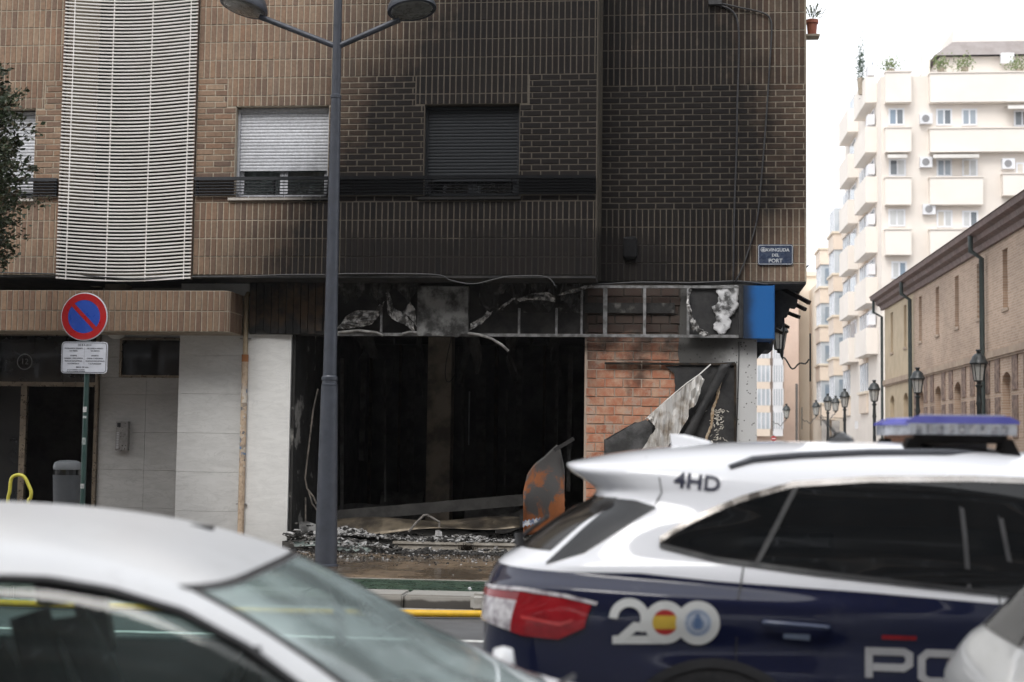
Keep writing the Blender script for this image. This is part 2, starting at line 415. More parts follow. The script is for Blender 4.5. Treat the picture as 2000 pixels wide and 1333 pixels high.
# --- brick layout
def courses(x0, x1, z0, z1, kind, hs=(), phase=0.0):
    out = []
    ph, pw = (SH, SP) if kind == 's' else (RP, .25)
    z = z0; r = 0
    while z < z1-.012:
        zt_ = min(z+ph, z1); zc = (z+zt_)/2
        iv = [(x0, x1)]
        for h in hs:
            if h[2] < zc < h[3]:
                iv = [q for a, b in iv for q in ((a, min(b, h[0])), (max(a, h[1]), b)) if q[1]-q[0] > .01]
        off = phase + ((r % 2)*.125 if kind == 'r' else 0)
        for a, b in iv:
            k = math.floor((a-off)/pw); x = off+k*pw
            while x < b:
                u, w = max(x, a), min(x+pw, b)
                if w-u > .025: out.append(((u+w)/2, zc, w-u-.0125, zt_-z-.0125))
                x += pw
        z += ph; r += 1
    return out
def brickbox(mb, x, z, w, h, Y, pr=.005):
    y0 = Y-pr-R.uniform(0, .004)
    x0, x1, z0, z1 = x-w/2, x+w/2, z-h/2, z+h/2; c = .004
    mb.add([(x0, Y+.004, z0), (x1, Y+.004, z0), (x1, Y+.004, z1), (x0, Y+.004, z1),
            (x0+c, y0, z0+c), (x1-c, y0, z0+c), (x1-c, y0, z1-c), (x0+c, y0, z1-c)],
           [(4, 5, 6, 7), (0, 1, 5, 4), (1, 2, 6, 5), (2, 3, 7, 6), (3, 0, 4, 7)])
lay = []                                      # (x, z, w, h, Y)
def region(x0, x1, Y, hs, special=()):
    band = (x0-1, x1+1, bandz[0], bandz[1]) if Y == 0 else (0, 0, 0, 0)
    for b in courses(x0, x1, Zb, zR0, 's', hs, phase=x0): lay.append((*b, Y))
    lint = [(h[0]-.125, h[1]+.125, zR1-.25-.152, zR1) for h in hs]
    for b in courses(x0, x1, zR0, zR1, 'r', list(hs)+[band]+lint, phase=x0): lay.append((*b, Y))
    for l in lint:
        a, b_ = max(l[0], x0), min(l[1], x1)
        for b in courses(a, b_, zR1-.25, zR1, 's', phase=x0): lay.append((*b, Y))
        for b in courses(a, b_, zR1-.25-.145, zR1-.25, 's', phase=x0): lay.append((*b, Y))
    for b in courses(x0, x1, zR1, zR1+1.6, 's', phase=x0): lay.append((*b, Y))
region(xb0+.0, xb1-.005, 0, [holes['w1'], holes['w2']])
region(-9.4, xl1, 0, [holes['w0']])
region(xb1+.03, xr1-.004, GY, [])
singles = [b for b in lay if b[4] == 0 and b[1] < Zb+.5 and xb0 < b[0] < xb0+2.6]
ids = set(singles); mb = MB()
for b in lay:
    if b not in ids: brickbox(mb, *b)
bo = mb.build('brick_field', M['brick'], wall); bo['kind'] = 'stuff'
_bm = {}
def brick_obj(x, z, w, h, Y, matr, parent, name='brick', pr=.007, jit=.003, axis='y', wob=0):
    key = (round(w, 3), round(h, 3), matr.name, axis)
    if key not in _bm:
        q = MB(); brickbox(q, 0, 0, w, h, 0, pr)
        if axis == 'x': q.v = [(-v[1], v[0], v[2]) for v in q.v]
        o = q.build(name, matr, parent, local=True); _bm[key] = o.data
    else:
        o = bpy.data.objects.new(name, _bm[key]); COL.objects.link(o); o.parent = parent
    o.location = Vector((x, Y+R.uniform(-jit, 0)*(axis == 'y'), z))-wloc(parent)
    if wob: o.location += Vector((R.uniform(-wob, wob), 0, R.uniform(-wob, wob)*.7)); o.rotation_euler = (R.uniform(-.03, .03), R.uniform(-.012, .012), R.uniform(-.02, .02))
    return o
for b in singles: brick_obj(*b[:4], 0, M['brick1'], wall)
# bay soffit and side board
sf = MB(); sf.box(xb0, xb1-.004, .004, GY-.002, Zb-.035, Zb-.004); sf.box(XLEFT, xb0-.002, .004, 1.15, Zb-.03, Zb-.004)
sf.box(-.5, xr1-.005, GY+.004, 14, Zb-.03, Zb-.004); sf.build('soffit', M['char'], BLD)
hx = [holes['w1'], holes['w2']]
M['brown_board'] = soot_mat('brown_board_soot', [(.07, .05, .036), (.10, .07, .05)], False, island=False)
for a, b_ in ((xb0, hx[0][0]), (hx[0][1], hx[1][0]), (hx[1][1], xb1-.006), (holes['w0'][1], xl1-.002)):
    MB().box(a+.002, b_-.002, -.004, .0, bandz[0], bandz[1]).build('rail_backing', M['brown_board'], BLD)
M['rail'] = soot_mat('railing_paint', [(.035, .038, .044), (.045, .048, .055)], False, island=False, rough=.5)
M['slat'] = soot_mat('shutter_slat_soot', [(.52, .53, .56), (.60, .61, .64)], True, island=False, k=1.0, soot=(.028, .03, .033), rough=.5, power=4.0)
def railing(x0, x1):
    r0 = MB().box(x0, x1, -.075, -.03, bandz[1]-.045, bandz[1]).build('railing', M['rail'], BLD)
    sh = None
    for k in range(5):
        z = bandz[0]+.004+k*.041
        if sh is None:
            q = MB().box(x0, x1, -.062, -.04, -.006, .006); o = q.build('rail', M['rail'], r0); sh = o.data
        else: o = bpy.data.objects.new('rail', sh); COL.objects.link(o); o.parent = r0
        o.location.z = z
    for x in np.linspace(x0+.03, x1-.03, max(2, int((x1-x0)/.9))):
        MB().box(x-.012, x+.012, -.04, -.004, bandz[0], bandz[1]-.046).build('rail_bracket', M['rail'], r0)
railing(xb0+.01, xb1-.02); railing(holes['w0'][0], xl1-.02)
M['curtain'] = soot_mat('net_curtain', [(.6, .6, .6), (.75, .75, .75)], False, island=False, power=4.0)
M['sill'] = soot_mat('stone_sill', [(.45, .42, .38), (.5, .46, .42)], False, island=False, power=2.0)
M['clear_pane'] = car_glass('clear_pane', (.8, .84, .83))
def window(key, low):
    x0, x1, z0, z1 = holes[key]
    fr = MB(); t = .035; ya, yb = .10, .16
    fr.box(x0+.001, x0+t, ya, yb, z0, z1-.02); fr.box(x1-t, x1-.001, ya, yb, z0, z1-.02); fr.box(x0+t, x1-t, ya, yb, z0, z0+t)
    fr.box(x0+t, x1-t, ya, yb, z1-.05, z1-.02)
    w = fr.build('window', M['slat'], BLD)
    xm = (x0+x1)/2
    cs = MB()
    for a, b_ in ((x0+t+.003, xm-.004), (xm+.004, x1-t-.003)):
        for (p, q, r, s_) in ((a, a+.05, z0+t, z1-.05), (b_-.05, b_, z0+t, z1-.05), (a+.05, b_-.05, z0+t, z0+t+.05)): cs.box(p, q, .165, .20, r, s_)
    cs.build('casement', M['slat'], w)
    MB().box(x0+t, x1-t, .18, .186, z0+.05, z1-.05).build('pane', M['clear_pane'], w)
    cu = MB(); cu.grid(lambda u, v: (x0+.05+u*(x1-x0-.1), .24+.012*math.sin(u*70)+.006*math.sin(u*31), z0+v*(z1-z0)), 60, 1)
    cu.build('curtain', M['curtain'], w, smooth=True)
    # roller shutter slats
    pitch = .045; z = low+.03; sh = None
    while z < z1-.03:
        if sh is None:
            q = MB(); ww = x1-x0-2*t-.006
            prof = [(.0, -.022), (-.006, -.019), (-.0105, -.008), (-.0105, .008), (-.006, .019), (0, .0215), (.006, .0215), (.006, -.022)]
            n = len(prof); q.add([(sx*ww/2, y, zz) for sx in (-1, 1) for (y, zz) in prof], [tuple(range(n)), tuple(range(2*n-1, n-1, -1))]+[(i, i+n, (i+1) % n+n, (i+1) % n) for i in range(n)])
            o = q.build('slat', M['slat'], w, local=True); fixn(o); sh = o.data
        else: o = bpy.data.objects.new('slat', sh); COL.objects.link(o); o.parent = w
        o.location = Vector((xm, .13, z+.022))-wloc(w); z += pitch
    MB().box(x0+t+.002, x1-t-.002, .118, .14, low, low+.03).build('shutter_bottom_bar', M['slat'], w)
    MB().box(x0-.07, x1+.03, -.05, .12, z0-.035, z0-.001).build('sill', M['sill'], w)
    MB().box(x0-.02, x1+.02, .30, .34, z0-.05, z1+.05).build('room_backing', M['char'], w)
window('w0', zbm+.10); window('w1', P(550, 331, 0).z); window('w2', P(920, 345, 0).z-.05)
# --- slatted sun screen hanging over the loggia left of the bay
scr = MB(); xa, xc = xl1+.005, xb0-.005
scr.box(xa, xa+.03, -.05, .02, Zb-.06, 8.2); scr.box(xc-.03, xc, -.05, .02, Zb-.06, 8.2)
screen = scr.build('sun_screen', mat('brown_frame', (.10, .07, .052), None, 4, .6), BLD)
sl = None; nsl = 0; pz = .0488; z = Zb-.045
while nsl < 90:
    if sl is None:
        q = MB(); L_ = xc-xa-.01; nn = 24; vs_ = []
        def prof(u): return -.038*math.sin(math.pi*min(1, u*1.04)), .07*math.sin(math.pi*u)
        for i in range(nn+1):
            u = i/nn; dz, dy = prof(u); x = -L_/2+u*L_
            for (yy, zz) in ((-.012, -.0098), (-.014, .005), (-.006, .0098), (.008, .0098), (.008, -.0098)): vs_.append((x, yy+dy*.6, zz+dz))
        fs = [(i*5+k, i*5+(k+1) % 5, (i+1)*5+(k+1) % 5, (i+1)*5+k) for i in range(nn) for k in range(5)]+[tuple(range(5)), tuple(nn*5+k for k in range(4, -1, -1))]
        q.add(vs_, fs); o = q.build('slat', M['screen_white'], screen, local=True); fixn(o); sl = o.data
    else: o = bpy.data.objects.new('slat', sl); COL.objects.link(o); o.parent = screen
    o.location = Vector(((xa+xc)/2, -.05, z+nsl*pz))-wloc(screen)
    o.rotation_euler = (R.uniform(-.06, .03), R.uniform(-.0025, .0025), 0); nsl += 1
for u in (.075, .365, .655, .945):
    x = xa+u*(xc-xa); zz = -.038*math.sin(math.pi*u)
    MB().bar((x, -.06+.05*math.sin(math.pi*u), Zb-.06+zz), (x, -.06+.05*math.sin(math.pi*u), 8.1), .012, .012, (0, 1, 0)).build('hanger_strip', M['screen_white'], screen)
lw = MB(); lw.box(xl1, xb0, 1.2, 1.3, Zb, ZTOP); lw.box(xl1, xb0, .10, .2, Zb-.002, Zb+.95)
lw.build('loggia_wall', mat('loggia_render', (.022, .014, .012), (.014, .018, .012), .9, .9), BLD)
lp = MB(); lp.box(xl1+.005, xb0-.005, .06, 1.2, Zb-.002, Zb+.02); lp.build('loggia_floor', M['mortar'], BLD)

# --- ground floor: canopy over the entrance
cx1 = P(447, 600, 0).x; cz1, cz0 = P(300, 568, 0).z, P(300, 648, 0).z
cm = MB(); cm.box(XLEFT, cx1-.06, .0, GY, cz0, cz1)
cm.add([(cx1-.06, 0, cz0), (cx1-.02, .015, cz0), (cx1, .06, cz0), (cx1, GY, cz0), (cx1-.06, GY, cz0), (cx1-.06, 0, cz1), (cx1-.02, .015, cz1), (cx1, .06, cz1), (cx1, GY, cz1), (cx1-.06, GY, cz1)],
       [(0, 4, 3, 2, 1), (5, 6, 7, 8, 9), (0, 1, 6, 5), (1, 2, 7, 6), (2, 3, 8, 7)])
M['mortar_clean'] = mat('mortar_clean', (.36, .31, .25), (.27, .23, .18), 6, .85)
canopy = cm.build('canopy', M['mortar_clean'], BLD)
M['brick_c'] = soot_mat('canopy_brick', [(.205, .127, .08), (.245, .158, .10), (.17, .10, .066), (.255, .175, .115), (.19, .108, .07)], True, island=False, k=.5)
hh = (cz1-cz0)/2
for r in range(2):
    for k in range(42): brick_obj(cx1-.05-(k+.5)*SP, cz0+(r+.5)*hh, .0695, hh-.014, 0, M['brick_c'], canopy)
    o = brick_obj(cx1-.026, cz0+(r+.5)*hh, .066, hh-.014, .026, M['brick_c'], canopy); o.rotation_euler.z = math.radians(45)
    for k in range(7): brick_obj(cx1, cz0+(r+.5)*hh, .071, hh-.0105, .10+k*SP, M['brick_c'], canopy, axis='x')
# --- ground floor walls
def marble(name, c1, c2, vein, js=None):
    m, nt, b = NT(name)
    g = node(nt, 'ShaderNodeNewGeometry'); mp = node(nt, 'ShaderNodeMapping'); nt.links.new(g.outputs['Position'], mp.inputs[0])
    mp.inputs['Rotation'].default_value = (0, math.radians(32), 0); mp.inputs['Scale'].default_value = (1, 1, 3.2)
    v = maprange(nt, noise_(nt, 3.5, 7, .62, mp.outputs[0], .8), .3, .75, 0, 1)
    col = mixc(nt, v, c1, c2)
    vn = math_(nt, 'ABSOLUTE', math_(nt, 'SUBTRACT', noise_(nt, 2.2, 6, .6, mp.outputs[0], 1.2), .5))
    col = mixc(nt, maprange(nt, vn, 0, .025, .45, 0), col, vein)
    x, y, z = posxyz(nt)
    n2 = noise_(nt, 2.5, 5)
    grime = math_(nt, 'MULTIPLY', maprange(nt, z, .1, 1.1, .35, 0), n2)
    # smoke licking the edge of the burnt opening
    e = math_(nt, 'ADD', x, math_(nt, 'MULTIPLY', math_(nt, 'SUBTRACT', noise_(nt, 1.5, 6, .7), .5), .5))
    ed = math_(nt, 'MULTIPLY', maprange(nt, e, -5.25, -4.75, 0, .5), maprange(nt, z, 1.2, 3.4, .25, 1))
    col = mixc(nt, math_(nt, 'MAXIMUM', grime, ed), col, (.06, .056, .05))
    nt.links.new(col, b.inputs['Base Color']); b.inputs['Roughness'].default_value = .35
    bump_(nt, b, noise_(nt, 40, 3), .05, .003)
    return m
M['marble'] = marble('pale_marble', (.62, .62, .61), (.53, .53, .52), (.44, .44, .43))
M['marble_shade'] = marble('shaded_marble', (.46, .455, .445), (.38, .375, .365), (.31, .305, .295))  # same marble, darkened in its colour for the shade of the recess
xd = P(192, 800, 1.25).x; xm = P(350, 800, GY).x; xp = P(482, 800, GY).x; xo = P(567, 800, GY).x
xq = P(1141, 800, GY).x; xk1 = P(1325, 800, GY).x; xk2 = P(1437, 800, GY).x; xc1 = P(1478, 800, GY).x
zL = P(900, 656, GY).z                        # top of the shop opening
# door recess wall (set back), with marble slabs as pieces
bk = MB(); bk.box(xd, xm+.05, 1.30, 1.5, GZ, Zb-.04); bk.box(xm-.02, xm+.04, GY+.02, 1.30, GZ, Zb-.04); bk.box(xm, xo, GY+.02, GY+.3, GZ, Zb-.04)
bk.build('ground_floor_wall', mat('slab_bed', (.36, .355, .345), None, 5, .8), BLD)
gw = [c for c in BLD.children if c.name.startswith('ground_floor_wall')][0]
wz0, wz1 = P(290, 738, 1.25).z, P(290, 660, 1.25).z
wx0, wx1 = P(233, 700, 1.25).x, P(352, 700, 1.25).x
def slab(x0, x1, z0, z1, Y, mm, th=.02):
    q = MB(); c = .0016
    q.add([(x0, Y+th, z0), (x1, Y+th, z0), (x1, Y+th, z1), (x0, Y+th, z1), (x0+c, Y, z0+c), (x1-c, Y, z0+c), (x1-c, Y, z1-c), (x0+c, Y, z1-c)],
          [(4, 5, 6, 7), (0, 1, 5, 4), (1, 2, 6, 5), (2, 3, 7, 6), (3, 0, 4, 7)])
    return q.build('marble_slab', mm, gw)
zj = [GZ, .62, 1.165, 1.71, 2.26, 2.80, Zb-.04]
xsplit = [xd, P(283, 800, 1.25).x, xm-.02]
for a, b_ in zip(zj[:-1], zj[1:]):
    for u, w_ in zip(xsplit[:-1], xsplit[1:]):
        if b_ <= wz0+.02: slab(u, w_, a, b_, 1.28, M['marble_shade'])
        elif a < wz0: slab(u, w_, a, wz0, 1.28, M['marble_shade'])
        if b_ > wz0 and a < wz1 and u < wx0-.02: slab(xd, wx0, max(a, wz0), b_, 1.28, M['marble_shade'])
slab(wx0, xm-.02, wz1+.01, Zb-.04, 1.28, M['marble_shade'])
for a, b_ in zip(zj[:-1], zj[1:]):
    slab(xm-.02, xp-.0, a, b_, GY, M['marble'])
M['white_wall'] = marble('whitewashed_pillar', (.76, .76, .745), (.66, .66, .645), (.60, .60, .59))
MB().box(xp+.003, xo, GY-.03, GY+.02, GZ, zL+.02).build('pillar_facing', M['white_wall'], BLD)
jm = MB(); jm.box(xo-.002, xo+.05, GY+.02, GY+1.2, GZ, zL+.1); jm.build('burnt_door_jamb', mat('scorched_plaster', (.02, .019, .018), (.30, .29, .27), 1.6, .8, contrast=(.55, .62), bump=.4, bscale=20), BLD)
# transom window by the door
M['bronze'] = mat('bronze_anodised_frame', (.30, .25, .19), (.22, .18, .14), 6, .35, .75)
tw_ = MB(); t = .035
tw_.box(wx0, wx0+t, 1.25, 1.30, wz0, wz1); tw_.box(wx0+t, xm-.022, 1.25, 1.30, wz0, wz0+t); tw_.box(wx0+t, xm-.022, 1.25, 1.30, wz1-t, wz1)
hw = tw_.build('high_window', M['bronze'], BLD); MB().box(wx0+t, xm-.022, 1.285, 1.29, wz0+t, wz1-t).build('pane', M['glass_dark'], hw)
# entrance door
dz1 = P(100, 650, 1.25).z; dzt = P(100, 748, 1.25).z; ddz = P(100, 758, 1.25).z
xdo = P(47, 800, 1.25).x; XD0 = xd-2.6
en = MB()
en.box(xd-.05, xd-.002, 1.22, 1.30, GZ, dz1); en.box(XD0, xd-.05, 1.22, 1.30, dzt-.055, dzt+.01); en.box(XD0, xd-.05, 1.22, 1.30, dz1-.05, dz1)
en.box(xdo-.045, xdo+.045, 1.225, 1.295, GZ, dzt-.055); en.box(XD0, XD0+.05, 1.22, 1.30, GZ, dzt-.055)
door = en.build('entrance_door', M['bronze'], BLD)
MB().box(XD0, xd-.05, 1.255, 1.262, dzt+.01, dz1-.05).build('transom_pane', M['glass_dark'], door)
MB().box(XD0+.05, xdo-.045, 1.255, 1.262, GZ+.05, dzt-.055).build('side_pane', M['glass_dark'], door)
MB().box(XD0-.2, xd, 2.6, 2.7, GZ, Zb).build('hall_wall', M['char'], BLD)
MB().box(XD0-.2, XD0, 1.2, 2.6, GZ, Zb-.04).build('hall_side_wall', M['marble_shade'], BLD)
# house number in a ring
M['number'] = mat('frosted_number', (.20, .21, .21), (.16, .17, .17), 8, .6)
nc = P(48, 707, 1.25); q = MB(); ro, ri = .118, .104
q.add([(nc.x+r*math.cos(a), 1.253, nc.z+r*math.sin(a)) for a in [2*math.pi*k/36 for k in range(36)] for r in (ro, ri)], [(2*k, 2*((k+1) % 36), 2*((k+1) % 36)+1, 2*k+1) for k in range(36)])
tv, tf = text2d('12', .12); q.add([(nc.x+x, 1.253, nc.z+y) for x, y in tv], tf); q.build('house_number', M['number'], door)
# intercom and ceiling lamp
ic0, ic1 = P(228, 880, 1.25), P(253, 824, 1.25)
steel = mat('brushed_steel', (.36, .35, .34), (.30, .29, .28), 20, .38, .8)
M['steel'] = steel
ic = thing('intercom_panel', 'slim steel intercom panel with call buttons on the marble wall', 'intercom', (ic0.x, 1.26, ic0.z))
MB().box(ic0.x, ic1.x, 1.19, 1.279, ic0.z, ic1.z).build('housing', steel, ic)
for k in range(10):
    MB().box(ic0.x+.015, ic0.x+.05, 1.184, 1.19, ic0.z+.03+k*.024, ic0.z+.043+k*.024).build('call_button', M['white_alu'], ic)
MB().box(ic0.x+.02, ic0.x+.07, 1.184, 1.19, ic1.z-.08, ic1.z-.02).build('speaker_grille', M['black_paint'], ic)
lc = P(229, 650, 1.0)
dl = MB().lathe([(.02, .02), (.125, .02), (.125, -.02), (.115, -.055), (.08, -.08), (.03, -.092), (.005, -.094)], 24, Matrix.Translation((lc.x, .98, lc.z))).build('ceiling_lamp', mat('opal_plastic', (.55, .55, .53), None, 3, .4), None, smooth=True)
dl2 = MB().box(lc.x-.15, lc.x+.15, .86, 1.12, lc.z+.02, Zb-.035)
tag(dl, 'round opal dome lamp, unlit, above the marble entrance', 'lamp'); dl2.build('lamp_box', M['mortar_clean'], BLD)
# ------------------------------------------------------------------ burnt shop
FZ = P(880, 1061, .62).z                       # shop floor (a step above the pavement)
sh = MB()
sh.box(xo-.06, xq+.31, 6.4, 6.5, FZ-.02, Zb-.05); sh.box(xo-.05, xo-.0, GY+1.2, 6.4, FZ, Zb-.05); sh.box(xq+.16, xq+.3, GY+.4, 6.4, FZ, Zb-.05)
sh.box(xo-.05, xq+.3, GY+.31, 6.5, zL+.25, Zb-.06)
sh.build('shop_interior', M['char'], BLD)
MB().box(xo-.05, xq+.3, GY-.08, 6.5, GZ-.05, FZ-.02).build('shop_floor', mat('burnt_floor', (.02, .019, .018), (.07, .066, .06), 5, .8, bump=.6, bscale=25), BLD)
MB().box(xo-.002, xq+.02, GY+.02, GY+.3, zL, Zb-.04).build('lintel', M['char'], BLD)
pc0, pc1 = P(836, 700, 3.6).x, P(882, 700, 3.6).x
MB().box(pc0, pc1, 3.6, 3.95, FZ, zL+.24).build('inner_column', mat('smoked_column', (.30, .255, .20), (.10, .085, .07), 2.2, .85, bump=.4, bscale=15), BLD)
for px_, w_, c in ((720, .05, .02), (778, .03, .03), (965, .06, .02), (1060, .04, .02), (690, .1, .014)):
    p = P(px_, 800, 5.6); MB().box(p.x, p.x+w_, 5.6, 5.7, FZ, zL+.2).build('scorched_post', M['char_wood'], BLD)
ps = P(915, 800, 4.2); MB().box(ps.x, ps.x+.02, 4.2, 4.22, P(915, 870, 4.2).z, P(915, 765, 4.2).z).build('light_slit', mat('pale_light_strip', (.25, .26, .27), None, 5, .4), BLD)  # pale bar whose colour stands in for a slit of light
wk = mat('ashen_wreckage', (.055, .052, .05), (.018, .017, .016), 5, .9, bump=.5, bscale=20)
for k, (px_, py0, py1, Y, w_) in enumerate(((668, 700, 1000, 2.6, .05), (706, 690, 900, 4.2, .09), (752, 720, 980, 3.0, .03), (800, 680, 960, 5.0, .12), (905, 690, 985, 3.9, .04), (940, 720, 990, 4.8, .16), (985, 760, 960, 3.2, .03), (1010, 680, 985, 5.2, .10), (1085, 700, 880, 3.4, .05), (1110, 690, 960, 2.4, .06))):
    a, b_ = P(px_, py1, Y), P(px_+R.uniform(-4, 6), py0, Y); MB().bar((a.x, Y, max(FZ, a.z)), (b_.x, Y+R.uniform(-.1, .1), min(b_.z, zL+.2)), w_, .03, (0, 1, 0)).build('charred_upright', wk, BLD)
for k in range(9):                                   # ceiling lining hanging in strips
    x = xo+.4+k*.40+R.uniform(-.12, .12); Y = R.uniform(1.4, 4.2); l = R.uniform(.25, .8); w_ = R.uniform(.06, .25); a0 = R.uniform(0, 6)
    MB().sheet(lambda u, v: (x+(u-.5)*w_*(1-.5*v)+.05*math.sin(v*4+a0), Y+.10*math.sin(v*3+u*2+a0), zL+.24-l*v), 4, 8, .006).build('hanging_lining', wk, BLD)
for k in range(7):
    x = xo+.5+k*.5+R.uniform(-.15, .15); Y = R.uniform(1.1, 3.0); l = R.uniform(.3, 1.1)
    MB().tube([(x+.10*math.sin(t*5+k), Y+.05*t, zL+.24-l*math.sin(t*3.14*.9)) if k % 2 else (x+.05*math.sin(t*6+k), Y, zL+.24-l*t) for t in [j/12 for j in range(13)]], .008, 5).build('hanging_wire', wk, BLD)
for k, (px_, Y, w_, h) in enumerate(((700, 3.0, .9, .35), (780, 3.6, .7, .55), (955, 3.2, .8, .4), (1000, 2.6, .5, .3))):   # collapsed furniture
    a = P(px_, 990, Y); MB().sheet(lambda u, v: (a.x+(u-.5)*w_, Y+.3*v, FZ+h*(v*.9+.1*math.sin(u*5+k))+.1*u), 6, 5, .02).build('collapsed_panel', wk, BLD)
# stone step
M['step'] = mat('travertine_step', (.42, .39, .34), (.28, .25, .21), 5, .6, bump=.2, bscale=30)
s0 = P(770, 1075, .6).x; 
for a, b_ in ((s0, P(952, 1075, .6).x), (P(952, 1075, .6).x+.006, xq)):
    MB().box(a, b_, .60, .70, GZ-.01, FZ-.021).build('step_riser', M['step'], BLD)
MB().box(s0-.02, xq, .575, .72, FZ-.02, FZ+.012).build('step_tread', M['step'], BLD)
# right-hand shop wall: hollow clay bricks laid bare where the render fell off
def limem():
    m, nt, b = NT('grey_lime_mortar'); x, y, z = posxyz(nt); n = noise_(nt, 3.0, 7, .72)
    col = mixc(nt, noise_(nt, 7, 5), (.45, .36, .29), (.33, .26, .21))
    nt.links.new(mixc(nt, maprange(nt, math_(nt, 'ADD', z, n), 3.2, 3.7, 0, .93), col, (.022, .02, .018)), b.inputs['Base Color']); b.inputs['Roughness'].default_value = .9; bump_(nt, b, n, .5, .01); return m
MB().box(xq, xc1, GY+.012, GY+.3, GZ, Zb-.035).build('rendered_wall', limem(), BLD)
rw = [c for c in BLD.children if c.name.startswith('rendered_wall')][0]
def clay(name):
    m, nt, b = NT(name)
    rnd = node(nt, 'ShaderNodeObjectInfo').outputs['Random']
    base = mixc(nt, rnd, (.31, .10, .05), (.46, .19, .11))
    base = mixc(nt, maprange(nt, noise_(nt, 7, 7, .75), .38, .66, 0, .9), base, (.50, .33, .23))
    base = mixc(nt, maprange(nt, noise_(nt, 4.5, 8, .75), .52, .62, 0, .75), base, (.40, .32, .26))     # smears of old mortar
    x, y, z = posxyz(nt)
    n = noise_(nt, 3.0, 7, .72)
    top = math_(nt, 'MULTIPLY', maprange(nt, math_(nt, 'ADD', z, n), 3.12, 3.66, 0, 1), 1)
    edge = maprange(nt, math_(nt, 'ADD', x, math_(nt, 'MULTIPLY', n, .5)), -.80, -.45, .9, 0)
    blk = math_(nt, 'MAXIMUM', math_(nt, 'MAXIMUM', top, math_(nt, 'MULTIPLY', edge, maprange(nt, z, 2.0, 2.9, 0, 1))), maprange(nt, noise_(nt, 1.3, 5, .6), .55, .68, 0, .85))
    nt.links.new(mixc(nt, math_(nt, 'MULTIPLY', blk, .93), base, (.02, .017, .015)), b.inputs['Base Color']); b.inputs['Roughness'].default_value = .85
    bump_(nt, b, noise_(nt, 50, 4), .4, .005); return m
M['clay'] = clay('hollow_clay_brick')
r = 0; z = GZ+.01
while z < Zb-.2:
    x = xq+.03-(.12 if r % 2 else 0)
    while x < xk1+.02:
        a, b_ = max(x, xq+.025), min(x+.25, xk1+.03)
        if b_-a > .05: brick_obj((a+b_)/2, z+.0625, round(b_-a, 2)-.014, .112, GY+.012, M['clay'], rw, pr=.005, jit=.008, wob=.005)
        x += .25
    z += .125; r += 1
M['plaster_white'] = None
def speckled(name, c1, c2):
    m, nt, b = NT(name)
    x, y, z = posxyz(nt)
    v = node(nt, 'ShaderNodeTexVoronoi'); v.inputs['Scale'].default_value = 16; g = node(nt, 'ShaderNodeNewGeometry'); nt.links.new(g.outputs['Position'], v.inputs['Vector'])
    sp = math_(nt, 'LESS_THAN', v.outputs['Distance'], math_(nt, 'MULTIPLY', noise_(nt, 7, 3), .34))
    col = mixc(nt, noise_(nt, 2, 5), c1, c2)
    n = noise_(nt, 1.8, 6, .65)
    dark = maprange(nt, math_(nt, 'ADD', math_(nt, 'MULTIPLY', z, 1.0), math_(nt, 'SUBTRACT', math_(nt, 'MULTIPLY', n, .9), math_(nt, 'MULTIPLY', x, 1.15))), 1.75, 2.55, 0, .93)
    col = mixc(nt, dark, col, (.035, .033, .03)); col = mixc(nt, math_(nt, 'MULTIPLY', sp, .75), col, (.03, .028, .025))
    nt.links.new(col, b.inputs['Base Color']); b.inputs['Roughness'].default_value = .8
    bump_(nt, b, noise_(nt, 30, 4), .2, .004); return m
M['plaster_white'] = speckled('soot_speckled_white_render', (.55, .55, .545), (.46, .46, .455))
# white render at the corner, ragged towards the bare bricks
ed = [P(1325, 662, GY), P(1322, 690, GY), P(1326, 710, GY), P(1318, 730, GY), P(1326, 760, GY), P(1320, 800, GY), P(1328, 840, GY), P(1320, 900, GY)]
poly = [(xc1, GY-.012, GZ), (xc1, GY-.012, Zb-.035)] + [(e.x+.03, GY-.012, z_) for e, z_ in ((ed[0], Zb-.035),)] + [(e.x+.01, GY-.012, e.z) for e in ed] + [(ed[-1].x, GY-.012, GZ)]
MB().prism([Vector(p) for p in poly], (0, .02, 0)).build('white_render', M['plaster_white'], BLD)
MB().box(xc1-.02, xc1+.0, GY+.012, 14, GZ, Zb-.035).build('side_wall', M['plaster_white'], BLD)
MB().box(xk1-.3, xc1-.05, GY+.5, 6.5, FZ, Zb-.06).build('room_block', M['char'], BLD)
# burnt poster board recessed in a frame
M['board'] = mat('burnt_board', (.013, .013, .014), (.028, .027, .027), 5, .7, bump=.4, bscale=18)
b0, b1 = P(1181, 708, GY-.03), P(1436, 1000, GY-.03)
bo0 = P(1306, 708, GY-.03).x; bz0, bz1 = GZ+.35, P(1181, 708, GY-.03).z
BRD = thing('burnt_display_board', 'charred display board with a peeling sheet on the brick wall beside the shop', 'board', (b0.x, GY-.03, bz0))
def jagged(a, b_, n, amp, Y):
    return [Vector((a.x+(b_.x-a.x)*k/n+R.uniform(-amp, amp), Y, a.z+(b_.z-a.z)*k/n+R.uniform(-amp, amp))) for k in range(n+1)]
Yb = GY-.04
ol = [P(1436, 707, Yb), P(1436, 1010, Yb), P(1180, 1010, Yb), P(1180, 862, Yb)] + jagged(P(1180, 860, Yb), P(1240, 826, Yb), 6, .008, Yb) + jagged(P(1262, 826, Yb), P(1295, 790, Yb), 5, .008, Yb) + jagged(P(1318, 770, Yb), P(1318, 730, Yb), 5, .008, Yb)+[P(1300, 716, Yb)]
MB().prism(ol, (0, .025, 0)).build('backing', M['board'], BRD)
fr = MB(); fr.box(b0.x, b1.x+.01, Yb-.03, Yb+.02, bz1-.03, bz1); fr.box(b1.x-.02, b1.x+.01, Yb-.026, Yb+.02, bz0, bz1-.032)
fr.build('frame', M['char_wood'], BRD)
